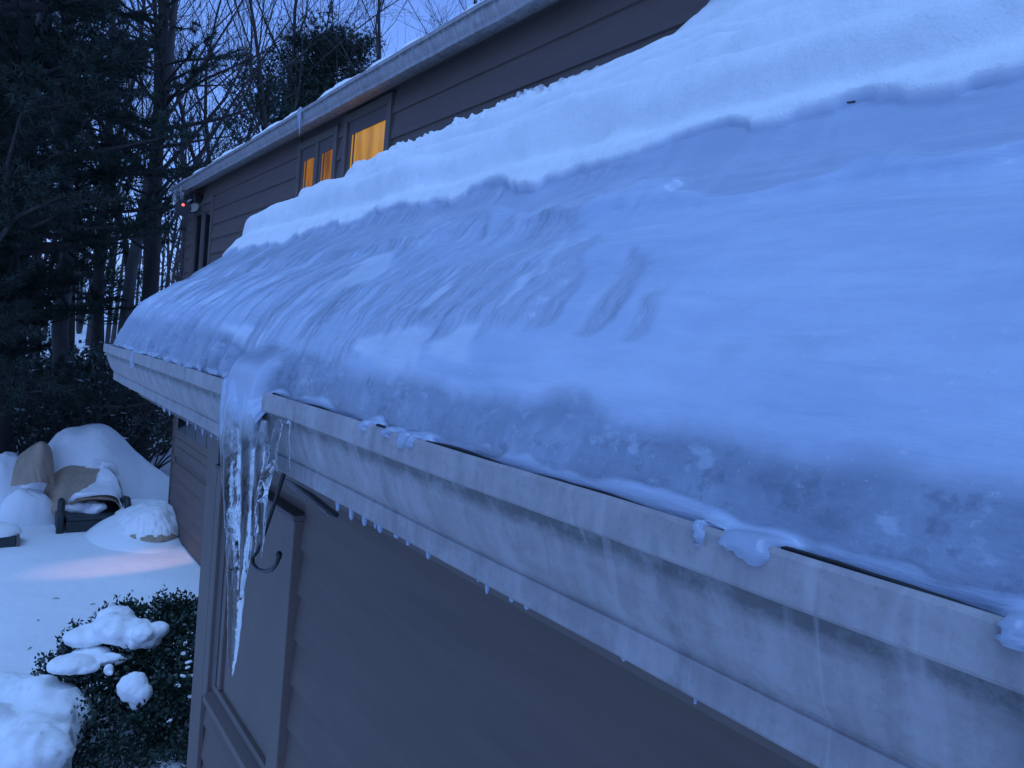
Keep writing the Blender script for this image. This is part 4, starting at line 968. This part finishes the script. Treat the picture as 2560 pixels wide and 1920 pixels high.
# ------------------------------------------------------------------ trees
def bare_tree_meshes(seed, hgt, r0, twigs=1.0, lean=0.03, first=0.3):
    rng = random.Random(seed); tr = MB(); cr = MB()
    def grow(p, d, L, r, depth, mb):
        n = 6 if depth == 0 else (4 if depth == 1 else 3)
        if depth == 0: n = 9
        pts = [p]; dd = d.copy(); rads = [r]
        for i in range(n):
            jit = 0.07 if depth == 0 else 0.22
            dd = (dd + Vector((rng.gauss(0, jit), rng.gauss(0, jit), rng.gauss(0, jit * 0.5) + (0.10 if depth else 0.02)))).normalized()
            pts.append(pts[-1] + dd * (L / n)); rads.append(r * (1 - 0.8 * (i + 1) / n) + 0.0015)
        mb.tube(pts, rads, (8, 5, 4, 3, 3)[depth], cap=depth == 0)
        if depth >= 4 or r < 0.004: return
        k = [int(13), int(7), int(6 * twigs), int(4 * twigs)][depth]
        for j in range(k):
            t_ = (first + (1 - first) * (j + rng.random()) / k) if depth == 0 else (0.2 + 0.8 * (j + rng.random()) / k)
            f = t_ * n; i = min(n - 1, int(f)); q_ = pts[i].lerp(pts[i + 1], f - i); rr = rads[i] + (rads[i + 1] - rads[i]) * (f - i)
            ax = (pts[i + 1] - pts[i]).normalized(); sd = ax.orthogonal().normalized(); sd.rotate(Quaternion(ax, rng.uniform(0, 6.28)))
            ang = rng.uniform(0.35, 0.8) if depth else rng.uniform(0.3, 0.65); nd = (ax * math.cos(ang) + sd * math.sin(ang)).normalized()
            grow(q_, nd, L * rng.uniform(0.28, 0.5) * (1.1 - 0.4 * t_), max(rr * rng.uniform(0.34, 0.55), 0.0032), depth + 1, cr)
    grow(Vector((0, 0, -0.2)), Vector((rng.gauss(0, lean), rng.gauss(0, lean), 1)).normalized(), hgt, r0, 0, tr)
    return tr, cr
def pine_meshes(seed, hgt, r0, first=0.12, spread=3.0, tufts=1.0, dens=1.0, mat='needles', kn=11, nl=1.0):
    rng = random.Random(seed); nr = np.random.default_rng(seed); tr = MB(); br = MB()
    n = 12; pts = [Vector((0.10 * rng.gauss(0, 1) * (i / n), 0.10 * rng.gauss(0, 1) * (i / n), -0.2 + (hgt + 0.2) * i / n)) for i in range(n + 1)]
    tr.tube(pts, [r0 * (1 - 0.88 * i / n) for i in range(n + 1)], 9)
    P, D = [], []
    z_ = hgt * first
    while z_ < hgt * 0.985:
        f = z_ / hgt; k = rng.randint(3, 5)
        for j in range(k):
            a = rng.uniform(0, 6.28); L = spread * (1 - f) ** 0.7 * rng.uniform(0.55, 1.1) + 0.25
            if f < first + 0.1: L *= rng.uniform(0.3, 1.0)
            p = Vector((0, 0, z_ + rng.uniform(-0.15, 0.15))); d = Vector((math.cos(a), math.sin(a), rng.uniform(-0.1, 0.25) + 0.5 * f)).normalized()
            bp = [p]
            for i in range(5):
                d = (d + Vector((rng.gauss(0, .12), rng.gauss(0, .12), rng.gauss(0, .08) + 0.02))).normalized(); bp.append(bp[-1] + d * L / 5)
            rb = 0.012 + 0.012 * L; br.tube(bp, [rb * (1 - 0.16 * i) for i in range(6)], 4, cap=False)
            ns = int((5 + 6 * L / 3) * dens)
            for s in range(ns):
                t_ = rng.uniform(0.25, 1.0) * 5; i = min(4, int(t_)); q0 = bp[i].lerp(bp[i + 1], t_ - i)
                sd = Vector((rng.gauss(0, 1), rng.gauss(0, 1), rng.gauss(0, 0.25) + 0.15)); sd = (sd.normalized() + d * 0.7).normalized(); l2 = rng.uniform(0.18, 0.55) * (0.5 + 0.3 * L)
                q1 = q0 + sd * l2; br.tube([q0, q1], [0.008, 0.003], 3, cap=False)
                m_ = max(2, int((2 + l2 * 7) * tufts))
                for c_ in range(m_):
                    q2 = q0.lerp(q1, (c_ + 0.6) / m_); P.append(q2[:]); D.append(sd[:])
        z_ += rng.uniform(0.22, 0.5) * (hgt / 12)
    P = np.array(P); D = np.array(D); K = kn
    PP = np.repeat(P, K, 0); DD = np.repeat(D, K, 0); N = len(PP)
    dv = DD * 0.6 + nr.normal(0, 0.75, (N, 3)); dv[:, 2] += 0.25; dv /= np.linalg.norm(dv, axis=1)[:, None]
    sd = np.cross(dv, nr.normal(0, 1, (N, 3))); sd /= np.linalg.norm(sd, axis=1)[:, None]
    L = nl * nr.uniform(0.10, 0.20, (N, 1)); W = nl * nr.uniform(0.007, 0.014, (N, 1))
    V = np.stack([PP - sd * W, PP + sd * W, PP + dv * L], 1).reshape(-1, 3); F = np.arange(3 * N).reshape(N, 3)
    return tr, br, np_mesh('crown', V, F, M[mat])

TP = {}
def proto_bare(key, *a, **k):
    tr, cr = bare_tree_meshes(*a, **k); mt = M['grey_bark'] if key.startswith('g') else M['bark']
    TP[key] = (tr.mesh('trunk', mt, True), cr.mesh('crown', M['twig']))
def proto_pine(key, *a, **k):
    tr, br, cm = pine_meshes(*a, **k); TP[key] = (tr.mesh('trunk', M['bark'], True), cm, br.mesh('limbs', M['bark']))
def plant(key, name, x, y, rot, s, label, group, cat='tree', zoff=0.0):
    r = empty(name, (x, y, gz(x, y) + zoff), label, cat, group); r.rotation_euler = (0, 0, rot); r.scale = (s, s, s)
    ms = TP[key]
    o = bpy.data.objects.new('trunk', ms[0]); link(o, r)
    o = bpy.data.objects.new('crown', ms[1]); link(o, r)
    if len(ms) > 2: o = bpy.data.objects.new('limbs', ms[2]); link(o, r)
    return r
for i in range(4): proto_bare('b%d' % i, 100 + i, 13.0, 0.095, 1.1, 0.03, 0.38)
for i in range(2): proto_bare('g%d' % i, 140 + i, 11.5, 0.15, 0.8, 0.10, 0.35)
for i in range(3): proto_pine('p%d' % i, 200 + i, 14.0, 0.17, (0.27, 0.16, 0.16)[i], 3.0, 1.0, 0.5, 'needles', 14, 0.85)
for i in range(2): proto_pine('d%d' % i, 240 + i, 12.0, 0.15, 0.11, 2.6, 1.5, 1.6, 'dark_needles', 18, 0.62)

rt = random.Random(77)
# named individuals placed from where they meet the ground
p = on_z((345, 1145), 0.15); plant('p0', 'pine_tree', p.x, p.y, 0.4, 1.05, 'tall pine with a straight dark trunk beside the garage corner', None)
for pxx, yy, key, rot, s, lb in ((10, 13.0, 'd0', 0.3, 1.1, None), (-60, 12.0, 'd1', 1.3, 1.15, None), (-30, 17.5, 'd0', 3.0, 1.3, None), (235, 25, 'p1', 1.0, 1.0, None), (40, 23, 'p2', 2.2, 1.25, None), (-120, 22, 'p1', 5, 1.3, None)):
    p = on_y((pxx, 900), yy); plant(key, 'pine_tree', p.x, yy, rot, s, 'shaggy dark pine in the thick evergreen stand at the yard edge', 'pines at the yard edge')
p = on_y((170, 900), 14.5); plant('g0', 'bare_tree', p.x, 14.5, 2.2, 1.0, 'crooked pale-barked leafless tree among the dark pines', None)
p = on_y((300, 900), 17.5); plant('g1', 'bare_tree', p.x, 17.5, 0.5, 1.0, 'grey leafless tree right behind the tall pine', None)
# evergreens over the house roof
def bushy_meshes(seed, hgt, rad, zc, n_cl=170, hz=2.2):
    rng = random.Random(seed); nr = np.random.default_rng(seed); tr = MB(); br = MB(); P, D = [], []
    tr.tube([(0, 0, -0.2), (0.1, 0.05, hgt * 0.5), (0.0, 0.1, hgt * 0.95)], [0.16, 0.11, 0.03], 8)
    for i in range(n_cl):
        d = Vector((rng.gauss(0, 1), rng.gauss(0, 1), rng.gauss(0, 1))).normalized(); q_ = rng.uniform(0.35, 1.0) ** 0.6 * (1 + 0.22 * math.sin(d.x * 5 + seed) * math.cos(d.z * 4))
        c = Vector((d.x * rad * q_, d.y * rad * q_, zc + d.z * hz * q_)); br.tube([(0, 0, c.z - 0.5), c * 0.5 + Vector((0, 0, c.z * 0.5 - 0.2)), c], [0.03, 0.018, 0.006], 3, cap=False)
        for j in range(22): P.append((c + Vector((rng.gauss(0, .2), rng.gauss(0, .2), rng.gauss(0, .16))))[:]); D.append(d[:])
    P = np.repeat(np.array(P), 9, 0); D = np.repeat(np.array(D), 9, 0); N = len(P)
    dv = D * 0.5 + nr.normal(0, 0.8, (N, 3)); dv /= np.linalg.norm(dv, axis=1)[:, None]; sd = np.cross(dv, nr.normal(0, 1, (N, 3))); sd /= np.linalg.norm(sd, axis=1)[:, None]
    L = nr.uniform(0.09, 0.17, (N, 1)); W = L * 0.11
    V = np.stack([P - sd * W, P + sd * W, P + dv * L], 1).reshape(-1, 3)
    TP['e%d' % seed] = (tr.mesh('trunk', M['bark'], True), np_mesh('crown', V, np.arange(3 * N).reshape(N, 3), M['needles']), br.mesh('limbs', M['bark']))
bushy_meshes(1, 12.5, 1.75, 10.6, 260, 1.9); bushy_meshes(2, 10.5, 1.25, 8.2, 90, 2.2)
p = on_y((832, 200), 24); plant('e1', 'evergreen_tree', p.x, 24, 1.1, 1.0, 'dense bushy evergreen rising above the tall house roof', None)
p = on_y((668, 300), 23); plant('e2', 'evergreen_tree', p.x, 23, 0.4, 1.0, 'thinner ragged evergreen beside the dense one over the roof', None)
# bare woods behind
k = 0
for yy in (21, 25, 30, 36, 43):
    nn = 10
    for j in range(nn):
        pxx = -100 + 1350 * (j + rt.uniform(0.1, 0.9)) / nn
        y_ = yy + rt.uniform(-1.5, 1.5); p = on_y((pxx, 700), y_)
        if p.x > 1.6 and y_ < 10.8: continue
        plant('b%d' % (k % 4), 'bare_tree', p.x, y_, rt.uniform(0, 6.28), rt.uniform(0.85, 1.25), 'slender leafless tree in the bare woods behind the house', 'bare woods behind the house'); k += 1

# understory brush along the yard edge
def brush_meshes(seed):
    rng = random.Random(seed); mb = MB(); nr = np.random.default_rng(seed); L = []
    for i in range(26):
        a = rng.uniform(0, 6.28); p = Vector((0.25 * math.cos(a), 0.25 * math.sin(a), -0.1)); d = Vector((0.5 * math.cos(a), 0.5 * math.sin(a), 1)).normalized(); pts = [p]
        for s in range(6):
            d = (d + Vector((rng.gauss(0, .2), rng.gauss(0, .2), rng.gauss(0, .1)))).normalized(); pts.append(pts[-1] + d * 0.28)
            if s > 1: L += [tuple(pts[-1] + Vector((rng.gauss(0, .10), rng.gauss(0, .10), rng.gauss(0, .08)))) for _ in range(9)]
        mb.tube(pts, [0.02 - 0.0027 * q_ for q_ in range(7)], 4, cap=False)
        for s in range(2, 6):
            mb.tube([pts[s], pts[s] + Vector((rng.gauss(0, .2), rng.gauss(0, .2), rng.uniform(0.05, .3)))], [0.007, 0.002], 3, cap=False)
    L = np.array(L); V, F = leaf_cloud(L, nr.normal(0, 1, L.shape), 0.085, nr, 0.1, 0.5)
    sn = L[nr.random(len(L)) < 0.06]; V2, F2 = leaf_cloud(sn + np.array([0, 0, 0.03]), np.tile(np.array([[1.0, 0, 0]]), (len(sn), 1)), 0.13, nr, 0.0, 0.6)
    V2[:, 2] = np.repeat(sn[:, 2], 4) + 0.03 + nr.normal(0, 0.01, len(V2))
    return mb.mesh('stem', M['twig']), np_mesh('foliage', V, F, M['shrub_leaf']), np_mesh('snow_fleck', V2, F2, M['snow'])
BR = [brush_meshes(300 + i) for i in range(3)]
k = 0
for yy, n_ in ((14.2, 6), (16, 7), (19, 8), (23, 9)):
    for j in range(n_):
        pxx = -60 + 560 * (j + rt.uniform(0.1, 0.9)) / n_; p = on_y((pxx, 1000), yy + rt.uniform(-0.6, 0.6))
        if p.y < 13.2 or (pxx > 380 and p.y < 18): continue
        r = empty('understory_bush', (p.x, p.y, gz(p.x, p.y)), 'scraggly snow-flecked bush in the brush at the wood edge', 'bush', 'brush at the wood edge')
        r.rotation_euler = (0, 0, rt.uniform(0, 6.28)); s = rt.uniform(0.8, 1.35); r.scale = (s, s, s)
        for nm, me in zip(('stem', 'foliage', 'snow_fleck'), BR[k % 3]):
            o = link(bpy.data.objects.new(nm, me), r)
            if nm == 'snow_fleck': tag(o, kind='stuff')
        k += 1
# fence rail seen past the garage corner
p1 = on_y((428, 1000), 19.0); p2 = on_y((452, 1000), 19.0)
fr_ = empty('rail_fence', (p1.x, 19.0, gz(p1.x, 19.0)), 'dark wooden rail fence in the woods past the garage corner', 'fence')
g = gz(p1.x, 19.0)
for xx in (p1.x - 1.6, p1.x + 0.15, p1.x + 1.8): MB().box((xx - 0.06, 18.94, g - 0.1), (xx + 0.06, 19.06, g + 1.15)).build('post', M['fence_wood'], fr_)
for zz in (0.45, 0.95): MB().box((p1.x - 1.8, 18.90, g + zz), (p1.x + 2.2, 18.938, g + zz + 0.11)).build('rail', M['fence_wood'], fr_)

# far-off wood: one mass
def far_wood():
    rng = random.Random(9); mb = MB()
    for i in range(260):
        a = rng.uniform(-0.35, 0.75); r = rng.uniform(50, 85); x = r * math.sin(a); y = r * math.cos(a); g = gz(x, y); h = rng.uniform(9, 16)
        mb.tube([(x, y, g - 0.3), (x + rng.gauss(0, .3), y, g + h * 0.5), (x + rng.gauss(0, .7), y, g + h)], [0.16, 0.1, 0.02], 4, cap=False)
        for j in range(16):
            z0 = g + h * rng.uniform(0.25, 0.95); b = rng.uniform(0, 6.28); l = rng.uniform(1, 2.8)
            mb.tube([(x, y, z0), (x + l * 0.5 * math.cos(b), y + l * 0.5 * math.sin(b), z0 + l * 0.4), (x + l * 0.7 * math.cos(b), y + l * 0.7 * math.sin(b), z0 + l)], [0.05, 0.03, 0.012], 3, cap=False)
    o = mb.build('distant_woods', M['twig']); tag(o, 'distant leafless woods filling the gaps between the trees', 'woods', kind='stuff')
far_wood()

# scattered needles and twigs lying on the snow
def litter():
    px = [(1340, 246, 1400, 234), (1638, 165, 1655, 158), (2090, 88, 2104, 82), (1942, 175, 1945, 172), (2130, 178, 2143, 173)]
    px = [(1340, 247, 1400, 234), (1630, 166, 1640, 158), (2092, 8, 2100, 0), (1942, 90, 1946, 87), (2122, 181, 2148, 171), (543 , 632, 553, 629)]
    for a, b, c, d in px:
        q0, q1 = ray((a, b)), ray((c, d)); pts = []
        for r in (q0, (q0 + q1) / 2, q1):
            x = float(np.interp(r[2] / r[0], ZOX[30:], PX_[30:])); t_ = x / r[0]
            pts.append(Vector((r[0] * t_, r[1] * t_, r[2] * t_ + H)))
            k_ = np.argmin(np.abs(ROOFP[:, :-1, 0] - pts[-1].x) + np.abs(ROOFP[:, :-1, 1] - pts[-1].y)); pts[-1].z = float(ROOFP[:, :-1].reshape(-1, 3)[k_, 2]) + 0.002
        o = MB().tube(pts, 0.0018, 5).build('fallen_twig', M['twig']); tag(o, 'tiny dark twig lying on the roof snow', 'twig', 'twigs on the roof snow')
litter()

def yard_litter():
    rng = random.Random(12)
    for a, b in ((140, 1500), (95, 1555), (232, 1512), (330, 1478), (430, 1492), (320, 1326), (75, 1622)):
        p = on_z((a, b), 0.13); z_ = gz(p.x, p.y) + 0.004; an = rng.uniform(0, 6.28); l = rng.uniform(0.015, 0.035)
        o = MB().tube([(p.x - l * math.cos(an), p.y - l * math.sin(an), z_), (p.x, p.y + 0.006, z_ + 0.006), (p.x + l * math.cos(an), p.y + l * math.sin(an), z_ + 0.002)], [0.002, 0.004, 0.0015], 5).build('fallen_leaf', M['twig'])
        tag(o, 'dark leaf scrap lying on the yard snow', 'leaf', 'leaf scraps on the yard snow')
yard_litter()
